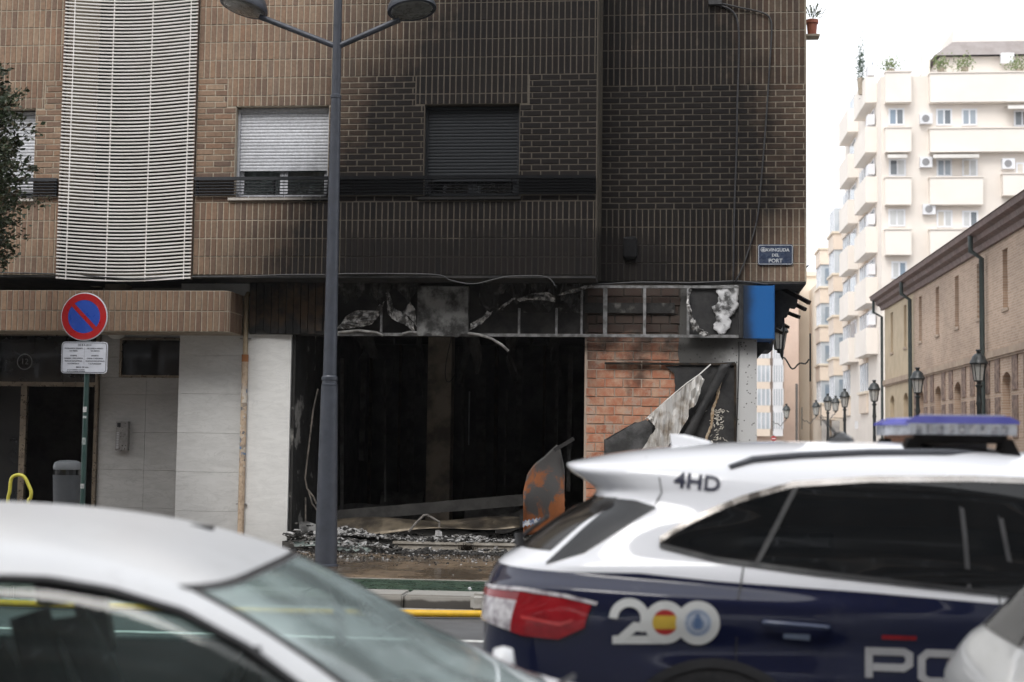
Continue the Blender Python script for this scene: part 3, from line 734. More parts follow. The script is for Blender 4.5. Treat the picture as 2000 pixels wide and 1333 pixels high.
# grey blistered sheet at the lower left
ol = [P(1182, 1010, Yb-.03), P(1182, 858, Yb-.03)]+jagged(P(1186, 860, Yb-.03), P(1238, 828, Yb-.03), 6, .008, Yb-.03)+[P(1262, 820, Yb-.03), P(1275, 832, Yb-.03), P(1255, 1010, Yb-.03)]
MB().prism(ol, (0, .012, 0)).build('blistered_sheet', mat('blistered_grey', (.11, .11, .112), (.028, .028, .028), 3, .7, bump=.6, bscale=30), BRD)
# the peeled, curled sheet
alu = mat('singed_aluminium_sheet', (.66, .645, .62), (.26, .205, .15), 5, .5, .1, contrast=(.45, .74), bump=.35, bscale=14)
def crumple(outline, Y, amp, seed, m_, parent, name, lean=0.0):
    bm = bmesh.new(); pts = []
    for k, (x, y) in enumerate(outline):
        x2, y2 = outline[(k+1) % len(outline)]
        for t in (0, .34, .67): pts.append((x+(x2-x)*t+R.uniform(-1.2, 1.2), y+(y2-y)*t+R.uniform(-1.2, 1.2)))
    cy = sum(p[1] for p in pts)/len(pts); cx = sum(p[0] for p in pts)/len(pts)
    f = bm.faces.new([bm.verts.new(P(x, y, Y+lean*((x-cx)+(y-cy))/100)) for x, y in pts]); bmesh.ops.triangulate(bm, faces=[f])
    bmesh.ops.subdivide_edges(bm, edges=list(bm.edges), cuts=2, use_grid_fill=True)
    for v in bm.verts:
        n = mnoise.noise(v.co*14+Vector((seed, 0, 0))); n2 = mnoise.noise(v.co*40+Vector((seed, 3, 0)))
        v.co += Vector((n2*.006, -amp*n-amp*.4*n2, n2*.006))
    me = bpy.data.meshes.new(name); bm.to_mesh(me); bm.free(); me.materials.append(m_)
    o = bpy.data.objects.new(name, me); COL.objects.link(o); o.parent = parent; o.location = -wloc(parent)
    md = o.modifiers.new('thick', 'SOLIDIFY'); md.thickness = .004
    return o
crumple([(1263, 817), (1300, 785), (1340, 752), (1366, 732), (1376, 742), (1366, 768), (1358, 792), (1346, 800), (1342, 820), (1326, 846), (1304, 872), (1282, 898), (1264, 914), (1232, 914), (1252, 880), (1270, 852), (1281, 838), (1275, 828)], Yb-.13, .06, 3.3, alu, BRD, 'peeled_sheet', .12)
MB().tube([P(x, y, Yb-.13+.08*k/4) for k, (x, y) in enumerate(((1261, 819), (1300, 784), (1340, 750), (1366, 732), (1388, 712)))], .010, 6).build('rolled_edge', alu, BRD, smooth=True)
def curl2(u, v):
    L0 = Vector(P(1405, 712, Yb-.03)).lerp(Vector(P(1290, 930, Yb-.05)), u)
    j = mnoise.noise(Vector((u*9, v*3, 7.3)))*.03
    return L0 + Vector((.02+.14*v+j, -.02-.03*math.sin(v*3), .02*v+j*.5))
MB().sheet(curl2, 24, 6, .004).build('scorched_sheet', M['board'], BRD, smooth=True)
# pale tear line on the board
tl_ = [P(x, y, Yb-.012) for x, y in ((1418, 712), (1412, 735), (1405, 755), (1400, 780), (1392, 800), (1390, 830), (1382, 850), (1375, 875), (1362, 900))]
q = MB()
def tear(u, v):
    k = u*(len(tl_)-1); i = min(int(k), len(tl_)-2); p = Vector(tl_[i]).lerp(Vector(tl_[i+1]), k-i)
    return p+Vector(((v-.5)*(.035+.025*mnoise.noise(Vector((u*14, 2, 0))))+.012*mnoise.noise(Vector((u*40, v, 5))), -.006*math.sin(v*3.1), 0))
MB().sheet(tear, 60, 3, .003).build('torn_edge', mat('scorched_paper', (.50, .42, .32), (.26, .17, .09), 14, .85), BRD)
# flaking paint remains
q = MB()
for k in range(90):
    x = R.gauss(1402, 7); y = 800+abs(R.gauss(0, 36)); p = P(x, y, Yb-.004); a = R.uniform(0, 6.28); l = R.uniform(.008, .028)
    w_ = R.uniform(.002, .006); dx, dz = math.cos(a), math.sin(a)
    q.add([p+Vector((dx*l-dz*w_, 0, dz*l+dx*w_)), p+Vector((-dx*l-dz*w_, 0, -dz*l+dx*w_)), p+Vector((-dx*l+dz*w_, -.003, -dz*l-dx*w_)), p+Vector((dx*l+dz*w_, -.003, dz*l-dx*w_))], [(0, 1, 2, 3)])
o = q.build('paint_flakes', mat('ash_flakes', (.55, .52, .46), (.4, .37, .32), 20, .9), BRD); o['kind'] = 'stuff'

# ------------------------------------------------------------------ burnt fascia of the shop
FY = GY-.16
fz1, fz0 = P(1200, 560, FY).z, P(1200, 656, FY).z
M['bare_steel'] = mat('bare_steel_frame', (.30, .30, .305), (.12, .118, .115), 9, .5, .4)
FAS = thing('burnt_shop_fascia', 'bare metal frame of the burnt fascia above the shop opening', 'fascia', (P(900, 656, FY).x, FY, fz0))
fx0, fx1 = P(640, 656, FY).x, P(1452, 656, FY).x
MB().box(fx0, fx1, FY, FY+.04, fz0-.02, fz0+.02).build('bottom_rail', M['bare_steel'], FAS)
MB().box(P(1140, 560, FY).x, fx1, FY, FY+.04, fz1-.02, fz1+.015).build('top_rail', M['bare_steel'], FAS)
for px_, w_ in ((1136, .028), (1182, .055), (1259, .038), (1344, .035), (1014, .03), (1087, .03), (745, .03)):
    a = P(px_, 600, FY)
    MB().box(a.x-w_/2, a.x+w_/2, FY+.002, FY+.038, fz0+.021, (fz1-.021 if px_ > 1100 else fz0+.021+.35)).build('stud', M['bare_steel'], FAS)
# dark wall seen behind the studs
bwm = mat('blistered_black_render', (.02, .019, .018), (.14, .135, .125), 5, .85, contrast=(.55, .72), bump=.6, bscale=35)
MB().box(P(950, 600, GY-.02).x, P(1318, 600, GY-.02).x, GY-.035, GY-.022, P(1200, 592, GY-.02).z, P(1200, 612, GY-.02).z).build('blistered_strip', bwm, FAS)
# black panel, melted white flap
MB().box(P(1346, 600, FY).x, P(1449, 600, FY).x, FY+.045, FY+.07, fz0-.015, fz1+.02).build('black_panel', M['board'], FAS)
melt = mat('melted_acrylic', (.56, .56, .57), (.06, .06, .06), 8, .5, contrast=(.44, .64), bump=.3, bscale=20)
def flap(u, v):
    y = 558+u*96; w_ = 13+10*math.sin(u*3.0+.6)+4*math.sin(u*17)
    x = 1422-u*14*(u > .4) + (v-.5)*2*(w_*.95+5*mnoise.noise(Vector((u*13, v*3, 2))))
    p = P(x, y, FY+.02)
    return p+Vector((0, -.010*math.sin(v*3.1)-.012*mnoise.noise(Vector((u*8, v*4, 9))), 0))
MB().sheet(flap, 28, 8, .006).build('melted_flap', melt, FAS, smooth=True)
def strip(path, w0, w1, Y, dy=.04, n=40, seed=0.):
    pts = [P(x, y, Y) for x, y in path]
    def f(u, v):
        k = u*(len(pts)-1); i = min(int(k), len(pts)-2); p = Vector(pts[i]).lerp(Vector(pts[i+1]), k-i); d = (Vector(pts[i+1])-Vector(pts[i])).normalized()
        nrm = Vector((-d.z, 0, d.x)); w_ = w0+(w1-w0)*u
        j = mnoise.noise(Vector((u*11+seed, v*2, seed)))
        return p+nrm*((v-.5)*w_*(1+1.1*j)) + Vector((0, -dy*math.sin(v*3.1+j*3), .008*j))
    return MB().sheet(f, n, 6, .004)
ash = mat('ashed_aluminium', (.50, .49, .48), (.06, .058, .056), 13, .6, .2, contrast=(.36, .58), bump=.5, bscale=40)
lin = mat('sooty_lining', (.03, .029, .028), (.11, .106, .10), 9, .8, contrast=(.5, .72), bump=.5, bscale=25)
shards = [[(657, 643), (672, 622), (688, 610), (700, 607), (712, 612), (728, 612), (737, 606), (741, 594), (748, 603), (736, 622), (727, 634), (705, 638), (680, 642)],
    [(738, 613), (744, 598), (751, 588), (746, 604)], [(754, 572), (760, 570), (766, 596), (775, 607), (790, 612), (797, 622), (806, 632), (812, 650), (800, 640), (790, 634), (770, 626), (757, 613), (756, 590)],
    [(787, 610), (795, 598), (802, 590), (810, 604), (814, 640), (806, 628), (800, 618)], [(914, 648), (920, 632), (935, 626), (955, 612), (962, 608), (958, 616), (940, 632), (925, 642)],
    [(942, 618), (952, 607), (960, 611), (948, 623)], [(970, 606), (985, 592), (1000, 584), (1010, 582), (1000, 588), (985, 600)], [(1008, 584), (1040, 574), (1072, 572), (1086, 582), (1084, 590), (1068, 580), (1040, 582), (1015, 589)],
    [(1346, 566), (1351, 566), (1345, 590), (1351, 612), (1357, 632), (1356, 650), (1350, 640), (1346, 615), (1340, 592)], [(1352, 632), (1358, 624), (1366, 640), (1376, 648), (1392, 654), (1376, 657), (1362, 650)], [(1088, 577), (1115, 566), (1150, 558), (1165, 557), (1140, 566), (1110, 574)]]
for i, ol in enumerate(shards): crumple(ol, FY-.02-.008*i, .05, i*5.1, ash, FAS, 'torn_sheet_metal')
for k in range(16):
    x0 = 655+k*31+R.uniform(-8, 8); w_ = R.uniform(22, 44); y1 = R.uniform(565, 612)
    if 805 < x0+w_/2 < 925: continue
    crumple([(x0, 549), (x0+w_, 549), (x0+w_*R.uniform(.8, 1.1), y1-R.uniform(4, 18)), (x0+w_*.7, y1-R.uniform(0, 8)), (x0+w_*.45, y1+R.uniform(0, 14)), (x0+w_*.2, y1-R.uniform(2, 14)), (x0-w_*.05, y1-12)], FY+.05+R.uniform(0, .05), .05, k*2.3, lin, FAS, 'ragged_lining')
# grey sheet box in the middle
pa, pb_ = P(816, 655, FY-.03), P(913, 560, FY-.03)
gm = mat('sooty_grey_sheet', (.24, .24, .235), (.035, .034, .033), 5.5, .65, .2, contrast=(.35, .65), bump=.3, bscale=25)
q = MB(); q.sheet(lambda u, v: (pa.x+u*(pb_.x-pa.x), FY-.04+.012*math.sin(u*6)*math.sin(v*5), pa.z+(.05*mnoise.noise(Vector((u*7, 0, 4))) if v == 0 else 0)+v*(pb_.z-pa.z)), 16, 14, -.01)
q.box(pa.x-.012, pa.x, FY-.05, FY+.10, pa.z+.01, pb_.z); q.box(pb_.x, pb_.x+.012, FY-.05, FY+.10, pa.z+.01, pb_.z)
q.build('grey_sheet_box', gm, FAS)
# sagging plastic tubes
tubem = mat('grey_plastic_tube', (.36, .35, .34), (.16, .155, .15), 8, .6)
for path in ([(660, 650), (700, 646), (735, 650), (748, 656)], [(786, 653), (800, 649), (815, 650)], [(913, 651), (935, 654), (960, 662), (980, 674), (993, 686)]):
    MB().tube([P(x, y, FY-.03) for x, y in path], .019, 8).build('sagging_tube', tubem, FAS, smooth=True)
MB().sheet(lambda u, v: P(660+u*30+v*14, 574-v*12+u*2, FY+.1+.12*v), 3, 3, .01).build('ceiling_flap', gm, FAS)
# charred boards left of the opening
cbm = mat('charred_brown_cladding', (.075, .045, .025), (.008, .008, .008), 2.6, .8, contrast=(.40, .62), bump=.5, bscale=30)
for k in range(11):
    x0 = P(488+k*14.4, 600, FY+.04).x
    MB().box(x0, x0+.091, FY+.03+R.uniform(0, .02), FY+.06, P(500, 652-R.uniform(0, 6), FY+.04).z, Zb-.04).build('cladding_board', cbm, FAS)
MB().box(P(486, 600, FY).x, P(650, 600, FY).x, FY+.065, GY+.018, zL-.0, Zb-.04).build('cladding_core', M['char'], FAS)
# blue light box on the corner
bx0, bx1 = P(1452, 600, FY-.04).x, P(1512, 600, FY-.04).x; bz0_, bz1_ = P(1480, 663, FY-.04).z, P(1480, 557, FY-.04).z
LB = thing('sign_box', 'blue sign box surviving at the corner of the burnt shop', 'sign', (bx0, FY, bz0_))
def bluem():
    m, nt, b = NT('blue_acrylic'); x, y, z = posxyz(nt)
    n = noise_(nt, 4, 4)
    f = maprange(nt, math_(nt, 'ADD', x, math_(nt, 'MULTIPLY', math_(nt, 'SUBTRACT', n, .5), .12)), bx0+.02, bx0+.2, .92, 0)
    nt.links.new(mixc(nt, f, (.018, .115, .34), (.02, .024, .03)), b.inputs['Base Color']); b.inputs['Roughness'].default_value = .3; return m
blue = bluem()
MB().box(bx0, bx1-.012, FY-.05, GY+.5, bz0_+.01, bz1_-.01).build('face', blue, LB)
MB().box(bx1-.01, bx1+.004, FY-.054, GY+1.4, bz0_, bz1_-.0).build('edge_trim', blue, LB)
MB().box(bx0-.06, bx0-.002, FY-.03, FY+.2, bz0_+.02, bz1_).build('scorched_side', M['board'], LB)
# side soffit remains: broken battens sticking out over the side street
BT = thing('broken_soffit', 'burnt soffit battens sticking out over the side street corner', 'soffit', (xc1, 1.2, Zb-.3))
for i, (a, b_, w_) in enumerate([((1548, 573), (1581, 592), .055), ((1552, 594), (1573, 605), .05), ((1530, 611), (1561, 620), .05), ((1530, 632), (1540, 640), .04), ((1517, 646), (1531, 652), .045)]):
    Y0 = 1.1+i*.5
    MB().bar(P(a[0]-26, a[1]-13, Y0+.4), P(b_[0], b_[1], Y0), w_, w_).build('batten', M['char_wood'], BT)
q = MB(); pts = [(1513, 556), (1574, 556), (1560, 575), (1556, 600), (1544, 598), (1538, 618), (1530, 616), (1528, 640), (1519, 636), (1513, 650)]
q.prism([P(x, y, 1.6) for x, y in pts], (0, .35, 0)); q.build('charred_lining', M['char'], BT)
q = MB(); q.prism([P(x, y, 1.3) for x, y in ((1479, 664), (1511, 664), (1509, 684), (1494, 684), (1480, 700))], (0, .9, 0)); q.build('bracket', M['board'], BT)
MB().tube([P(x, y, 1.5) for x, y in ((1530, 612), (1531, 640), (1529, 665), (1528, 690), (1528, 703))], [.012, .016, .014, .02, .008], 6).build('hanging_shred', M['char'], BT)

# ------------------------------------------------------------------ cables
cabm = mat('black_cable', (.022, .022, .024), (.045, .045, .047), 30, .45)
def smooth_path(ps_):
    out = []
    for i in range(len(ps_)-1):
        p0, p1, p2, p3 = ps_[max(i-1, 0)], ps_[i], ps_[i+1], ps_[min(i+2, len(ps_)-1)]
        for k in range(6):
            t = k/6; out.append(.5*((2*p1)+(-p0+p2)*t+(2*p0-5*p1+4*p2-p3)*t*t+(-p0+3*p1-3*p2+p3)*t**3))
    return out+[ps_[-1]]
def cable(name, pts, r, label, Ys):
    ps_ = [P(x, y, Ys) for x, y in pts]
    return tag(MB().tube(smooth_path(ps_), r, 6).build(name, cabm, None, smooth=True), label, 'cable')
cable('cable', [(0, 533), (120, 536), (260, 545), (376, 541), (480, 540), (560, 537), (640, 537)], .010, 'thin black cable along the lower edge of the brick bay above the entrance', -.03)
cable('cable', [(640, 536), (720, 535), (850, 537), (880, 548), (925, 555), (970, 545), (1000, 540), (1065, 541), (1085, 560)], .010, 'drooping cable hanging under the sooty brick bay above the shop', -.03)
cable('cable', [(1060, 556), (1120, 552), (1160, 556), (1250, 552), (1350, 553), (1440, 550), (1500, 556)], .014, 'dark cable bundle under the right hand brick wall above the blue sign', GY-.03)
cable('cable', [(1385, 5), (1410, 12), (1430, 22), (1441, 45), (1443, 100), (1440, 200), (1438, 300), (1434, 420), (1432, 550)], .014, 'straight black cable running down the right hand brick wall', GY-.03)
cable('cable', [(1390, 3), (1440, 14), (1485, 24), (1503, 35), (1507, 60), (1503, 130), (1495, 250), (1484, 380), (1476, 440), (1455, 510), (1437, 550)], .012, 'slanting black cable on the brick wall beside the street name plate', GY-.035)
cable('cable', [(1443, 668), (1443, 700), (1441, 780), (1438, 860), (1436, 960), (1436, 1020)], .007, 'thin dark cable down the white corner pillar of the shop', GY-.02)
MB_ = MB(); a = P(1395, 4, GY); MB_.box(a.x-.08, a.x+.10, GY-.09, GY-.01, a.z-.06, a.z+.06)
tag(MB_.build('junction_box', cabm), 'small black junction box where cables start on the brick wall', 'junction box')
# melted wall box
a = P(1231, 485, GY); q = MB(); q.lathe([(.0, .155), (.08, .15), (.105, .12), (.112, 0), (.11, -.12), (.09, -.16), (.0, -.17)], 4, Matrix.Translation((a.x, GY-.02, a.z)) @ Matrix.Rotation(math.radians(45), 4, 'Z'))
q.v = [(a.x+(v[0]-a.x)*1.25, v[1], v[2]) for v in q.v]
o = q.build('wall_box', mat('melted_black_plastic', (.010, .010, .011), None, 6, .8, bump=.5, bscale=25, spec=.15)); bmod = o.modifiers.new('bev', 'BEVEL'); bmod.width = .02; bmod.segments = 2
tag(o, 'melted black box on the soot covered brick wall', 'wall box')

# ------------------------------------------------------------------ street name plate
n0, n1 = P(1480, 518, GY-.02), P(1549, 478, GY-.02)
def rrect(x0, x1, z0, z1, r, Y, n=5):
    out = []
    for cx, cz, a0 in ((x1-r, z1-r, 0), (x0+r, z1-r, 90), (x0+r, z0+r, 180), (x1-r, z0+r, 270)):
        for k in range(n+1):
            a = math.radians(a0+90*k/n); out.append(Vector((cx+r*math.cos(a), Y, cz+r*math.sin(a))))
    return out
def ringrect(x0, x1, z0, z1, r, t, Y):
    a = rrect(x0, x1, z0, z1, r, Y); b = rrect(x0+t, x1-t, z0+t, z1-t, max(.002, r-t), Y); n = len(a)
    return MB().add(a+b, [(i, (i+1) % n, n+(i+1) % n, n+i) for i in range(n)])
NP = thing('street_name_plate', 'dark blue street name plate with white lettering near the building corner', 'sign', (n0.x, GY-.02, n0.z))
MB().prism(rrect(n0.x, n1.x, n0.z, n1.z, .03, GY-.03), (0, .02, 0)).build('plate', mat('blue_enamel', (.045, .062, .105), (.035, .047, .08), 8, .3), NP)
enam = mat('white_enamel', (.58, .60, .62), (.42, .44, .47), 18, .4)
ringrect(n0.x+.008, n1.x-.008, n0.z+.008, n1.z-.008, .025, .007, GY-.0325).build('border', enam, NP)
cxn = (n0.x+n1.x)/2
for s_, sz, dx, py in (('AVINGUDA', .062, .025, 489), ('DEL', .056, .0, 499), ('PORT', .074, .0, 510)):
    tv, tf = text2d(s_, sz, .0012); zc = P(1515, py, GY-.03).z
    MB().add([(cxn+dx+x, GY-.0328, zc+y) for x, y in tv], tf).build('lettering', enam, NP)
ec = P(1490.5, 488, GY-.03); q = MB()
q.add([(ec.x+r*math.cos(a), GY-.0328, ec.z+r*math.sin(a)) for a in [2*math.pi*k/20 for k in range(20)] for r in (.034, .028)], [(2*k, 2*((k+1) % 20), 2*((k+1) % 20)+1, 2*k+1) for k in range(20)])
for (x0, x1, z0, z1) in ((-.02, -.012, -.015, .008), (-.008, .008, -.018, .016), (.012, .02, -.015, .008), (-.022, .022, -.022, -.018), (-.004, .004, .018, .03)): q.box(ec.x+x0, ec.x+x1, GY-.0332, GY-.0326, ec.z+z0, ec.z+z1)
q.build('crest', enam, NP)
# things on the side of the corner
a = P(1578, 492, GY+.6); WB = thing('wall_floodlight', 'grey box lamp on the side of the brick corner beside the name plate', 'wall lamp', (xr1, GY+.6, a.z))
MB().box(xr1+.002, xr1+.05, GY+.5, GY+.75, P(1578, 520, GY+.6).z, P(1578, 462, GY+.6).z).build('housing', M['lamp_grey'], WB)
q = MB(); q.bar((xr1+.002, GY+.6, P(1578, 523, GY+.6).z), (xr1+.06, GY+.6, P(1578, 523, GY+.6).z), .02, .02); q.bar((xr1+.03, GY+.6, P(1578, 526, GY+.6).z), (xr1+.085, GY+.58, P(1578, 519, GY+.6).z), .03, .012); q.build('bracket', M['black_paint'], WB)
q = MB()
for k in range(5): q.bar((xr1+.002, 1.2, P(1578, 368+k*8, 1.2).z), (xr1+.035, 1.2, P(1578, 364+k*8, 1.2).z), .05, .02)
tag(q.build('spike_strip', M['black_paint']), 'small dark ornamental spikes on the side edge of the brick corner', 'spikes')
# geranium pot on the side balcony above
pp = P(1583, 55, 1.3); FP = thing('flower_pot', 'terracotta flower pot with a thin plant at the upper brick corner', 'plant pot', (pp.x, 1.3, pp.z-.1))
MB().lathe([(.06, -.11), (.075, .06), (.09, .06), (.09, .11), (.05, .11)], 14, Matrix.Translation((pp.x+.02, 1.3, pp.z))).build('pot', mat('terracotta', (.36, .12, .07), (.28, .09, .06), 9, .8), FP)
MB().box(xr1+.002, pp.x+.12, 1.2, 1.42, pp.z-.14, pp.z-.112).build('shelf', M['mortar_clean'], FP)
leafm = mat('leaf_green', (.05, .085, .03), (.09, .11, .05), 12, .6)
q = MB()
for k in range(70):
    b_ = Vector((pp.x+.02, 1.3, pp.z+.1)); d = Vector((R.gauss(.25, .6), R.gauss(0, .5), R.uniform(.5, 1.3))).normalized(); L_ = R.uniform(.08, .27)
    p = b_+d*L_; t = Vector((R.gauss(0, 1), R.gauss(0, 1), R.gauss(0, 1))).normalized()*.02; s_ = d.cross(t).normalized()*.008
    q.add([b_+d*L_*.5, p+s_, p+t, p-s_], [(0, 1, 2, 3)])
q.build('foliage', leafm, FP)

# ------------------------------------------------------------------ drain pipe between marble pier and white pillar
DP = thing('drain_pipe', 'cream downpipe covered in torn stickers between marble pier and white pillar', 'pipe', (P(474, 1040, GY-.05).x, GY-.05, GZ))
pxp = P(476, 800, GY-.06).x; ztop = P(478, 580, GY-.06).z; zmid = P(476, 700, GY-.06).z
def pipem():
    m, nt, b = NT('stickered_pipe'); x, y, z = posxyz(nt)
    v = node(nt, 'ShaderNodeTexVoronoi'); v.inputs['Scale'].default_value = 14; v.distance = 'CHEBYCHEV'; g = node(nt, 'ShaderNodeNewGeometry'); mp = node(nt, 'ShaderNodeMapping'); mp.inputs['Scale'].default_value = (1, 1, 1.6)
    nt.links.new(g.outputs['Position'], mp.inputs[0]); nt.links.new(mp.outputs[0], v.inputs['Vector'])
    cr = node(nt, 'ShaderNodeValToRGB'); nt.links.new(v.outputs['Color'], cr.inputs[0]); cr.color_ramp.interpolation = 'CONSTANT'
    els = cr.color_ramp.elements; cs = [(.55, .42, .30), (.45, .36, .27), (.6, .55, .48), (.14, .15, .16), (.5, .42, .33), (.12, .2, .32), (.55, .5, .45), (.3, .25, .2)]
    while len(els) < len(cs): els.new(.5)
    for i, c in enumerate(cs): els[i].position = .18+i*.085; els[i].color = (*c, 1)
    st = math_(nt, 'MULTIPLY', maprange(nt, z, 1.0, 1.35, 0, 1), maprange(nt, z, 2.2, 2.5, 1, 0))
    st = math_(nt, 'MULTIPLY', st, maprange(nt, noise_(nt, 9, 5, .7), .42, .5, 0, 1))
    base = mixc(nt, maprange(nt, noise_(nt, 14, 5, .7), .4, .65, 0, 1), (.52, .40, .29), (.36, .27, .19))
    nt.links.new(mixc(nt, st, base, cr.outputs[0]), b.inputs['Base Color']); b.inputs['Roughness'].default_value = .7
    bump_(nt, b, noise_(nt, 40, 4), .5, .006); return m
MB().tube([(pxp, GY-.06, GZ), (pxp, GY-.06, zmid)], .044, 14).build('lower_pipe', pipem(), DP, smooth=True, sharp=50)
MB().tube([(pxp, GY-.06, zmid), (pxp, GY-.06, ztop), (pxp-.0, GY+.1, ztop+.12)], .034, 14).build('upper_pipe', mat('beige_pvc', (.42, .33, .22), (.33, .26, .17), 6, .5), DP, smooth=True, sharp=50)
MB().tube([(pxp, GY-.06, zmid-.05), (pxp, GY-.06, zmid+.05)], .047, 14).build('orange_sleeve', mat('orange_pvc', (.34, .13, .04), None, 6, .5), DP, smooth=True, sharp=50)
for py in (662, 985):
    z = P(476, py, GY-.06).z; MB().box(pxp-.075, pxp+.075, GY-.07, GY-.032, z-.008, z+.008).build('pipe_clip', M['steel'], DP)
# ------------------------------------------------------------------ debris in the shop opening
def chunk(mb, c, sx, sy, sz, flat=False):
    n = R.choice((4, 5, 6)); a0 = R.uniform(0, 6.28); M3 = Matrix.Rotation(R.uniform(-.5, .5), 3, 'X') @ Matrix.Rotation(R.uniform(-.5, .5), 3, 'Y') @ Matrix.Rotation(R.uniform(0, 6.28), 3, 'Z')
    vs_ = []
    for k in (-1, 1):
        for i in range(n):
            a = a0+6.283*i/n; r = R.uniform(.6, 1.1); vs_.append(Vector(c)+M3 @ Vector((sx*r*math.cos(a), sy*r*math.sin(a), sz*k*R.uniform(.6, 1.1))))
    mb.add(vs_, [tuple(range(n-1, -1, -1)), tuple(range(n, 2*n))]+[(i, (i+1) % n, n+(i+1) % n, n+i) for i in range(n)])
xs0, xs1 = P(572, 1080, .5).x, P(1000, 1080, .5).x
ashw, ashd, ashm = MB(), MB(), MB()
def hgt(x, y):                                 # profile of the heap: low on the pavement, higher at the left jamb
    t = max(0, 1-abs(x-xs0)/1.6)
    base = GZ if y < .575 else FZ+.01
    return base + (.20*t*max(0, min(1, (y+.25)/.5)) if y < .6 else .10*t) + max(0, mnoise.noise(Vector((x*2.2, y*3, 0))))*.07*(y > -.1)
for k in range(5200):
    x = R.uniform(xs0, xs1+.3); y = R.choice((R.gauss(.95, .25), R.gauss(.35, .22), R.gauss(.95, .3)))
    if x > xs0+1.35 and y < .58:
        if R.random() < .55: continue
        y = min(.56, R.gauss(.42, .07))
    s_ = abs(R.gauss(.004, .012))+.004; z = hgt(x, y)+s_*.3+R.uniform(0, .02)
    m_ = R.random(); tgt = ashw if m_ < (.42 if y > .55 else .2) else (ashm if m_ < .62 else ashd)
    chunk(tgt, (x, y, z), s_*R.uniform(.8, 2.6), s_, s_*R.uniform(.15, .5))
for k in range(1300):                          # crumbs scattered over the wet pavement and lane
    x = R.uniform(xs0-.3, xs1+1.2); y = -abs(R.gauss(0, .8))+.25
    if y < Yk: continue
    s_ = abs(R.gauss(0, .006))+.003
    chunk(ashw if R.random() < .30 else ashd, (x, y, GZ+s_*.4), s_*1.4, s_, s_*.6)
for k in range(70):                            # larger broken pieces in the heap
    x = xs0+abs(R.gauss(0, 1.2)); y = R.choice((R.uniform(.8, 1.3), R.uniform(.2, .55)))
    if x > xs1: continue
    s_ = R.uniform(.03, .10); chunk(R.choice((ashw, ashm, ashd, ashd)), (x, y, hgt(x, y)+.02), s_*R.uniform(.8, 2.2), s_*.7, R.uniform(.006, .02))
for k in range(900):
    x = R.uniform(xs0, xs1+.8); y = R.gauss(.18, .10); s_ = abs(R.gauss(.006, .010))+.005
    chunk(ashd, (x, y, GZ+s_*.5), s_*1.5, s_, s_*.5)
M['ashw'] = mat('white_ash', (.46, .455, .45), (.27, .265, .26), 25, .95)
M['ashm'] = mat('grey_rubble', (.20, .195, .185), (.12, .11, .10), 20, .95)
M['ashd'] = mat('charcoal_crumbs', (.018, .018, .018), (.04, .037, .034), 20, .9)
tag(ashw.build('ash_rubble', M['ashw']), 'white ash and plaster crumbs heaped on the shop floor edge', 'rubble', kind='stuff')
tag(ashm.build('grey_rubble', M['ashm']), 'grey broken rubble heaped in the burnt shop opening', 'rubble', kind='stuff')
tag(ashd.build('charred_rubble', M['ashd']), 'black charred crumbs strewn over the wet pavement', 'rubble', kind='stuff')
# fallen beam
q = MB(); q.bar(P(655, 1008, 1.6), P(1032, 976, 1.9), .10, .16)
tag(q.build('fallen_beam', mat('smoked_steel_beam', (.055, .053, .05), (.03, .029, .028), 4, .7, .2, bump=.3, bscale=20)), 'long dark beam fallen slantwise across the shop opening', 'beam')
q = MB(); q.sheet(lambda u, v: P(655+u*360, 1045-u*16-v*(30-u*14)+4*math.sin(u*9+v*3), 1.1+.4*v+.03*math.sin(u*14)), 30, 5, .006)
tag(q.build('crumpled_sheet', mat('brown_scorched_sheet', (.20, .165, .12), (.05, .042, .034), 3, .5, .5, bump=.3, bscale=15), smooth=True), 'crumpled brownish metal sheet lying under the fallen beam', 'metal sheet')
q = MB(); q.tube([P(x, y, 1.0+i*.03) for i, (x, y) in enumerate(((798, 1040), (812, 1022), (828, 1007), (834, 1006), (846, 1013), (858, 1020), (858, 1042)))], .017, 8)
tag(q.build('bent_tube', mat('ashy_tube', (.24, .22, .20), (.12, .11, .10), 14, .8)), 'bent grey tube standing out of the ash on the step', 'tube')
a = P(857, 1043, .95); q = MB(); chunk(q, (a.x, .95, a.z), .05, .05, .05)
tag(q.build('ash_lump', M['ashw']), 'white lump of ash beside the bent tube', 'lump')
# greenish glass-like plates
gpm = mat('greenish_board', (.24, .28, .26), (.16, .19, .18), 5, .5)
q = MB(); q.prism([P(655, 1058, .30), P(690, 1062, .30), P(722, 1068, .25), P(726, 1073, .2), P(718, 1082, .12), P(690, 1080, .12), P(655, 1074, .15)], (0, .01, .015))
tag(q.build('broken_board', gpm), 'greenish broken board lying in the rubble by the lamp post', 'board')
q = MB(); q.prism([P(585, 1022, .75), P(600, 1020, .8), P(622, 1028, .8), P(624, 1040, .7), P(600, 1046, .6), P(583, 1040, .6)], (0, .012, .01))
tag(q.build('broken_board', gm), 'grey buckled board leaning in the rubble at the left jamb', 'board')
q = MB(); q.prism([P(572, 1060, .3), P(625, 1058, .35), P(624, 1066, .2), P(575, 1068, .2)], (0, .01, .012))
tag(q.build('broken_board', gpm), 'flat narrow greenish board under the rubble at the left jamb', 'board')
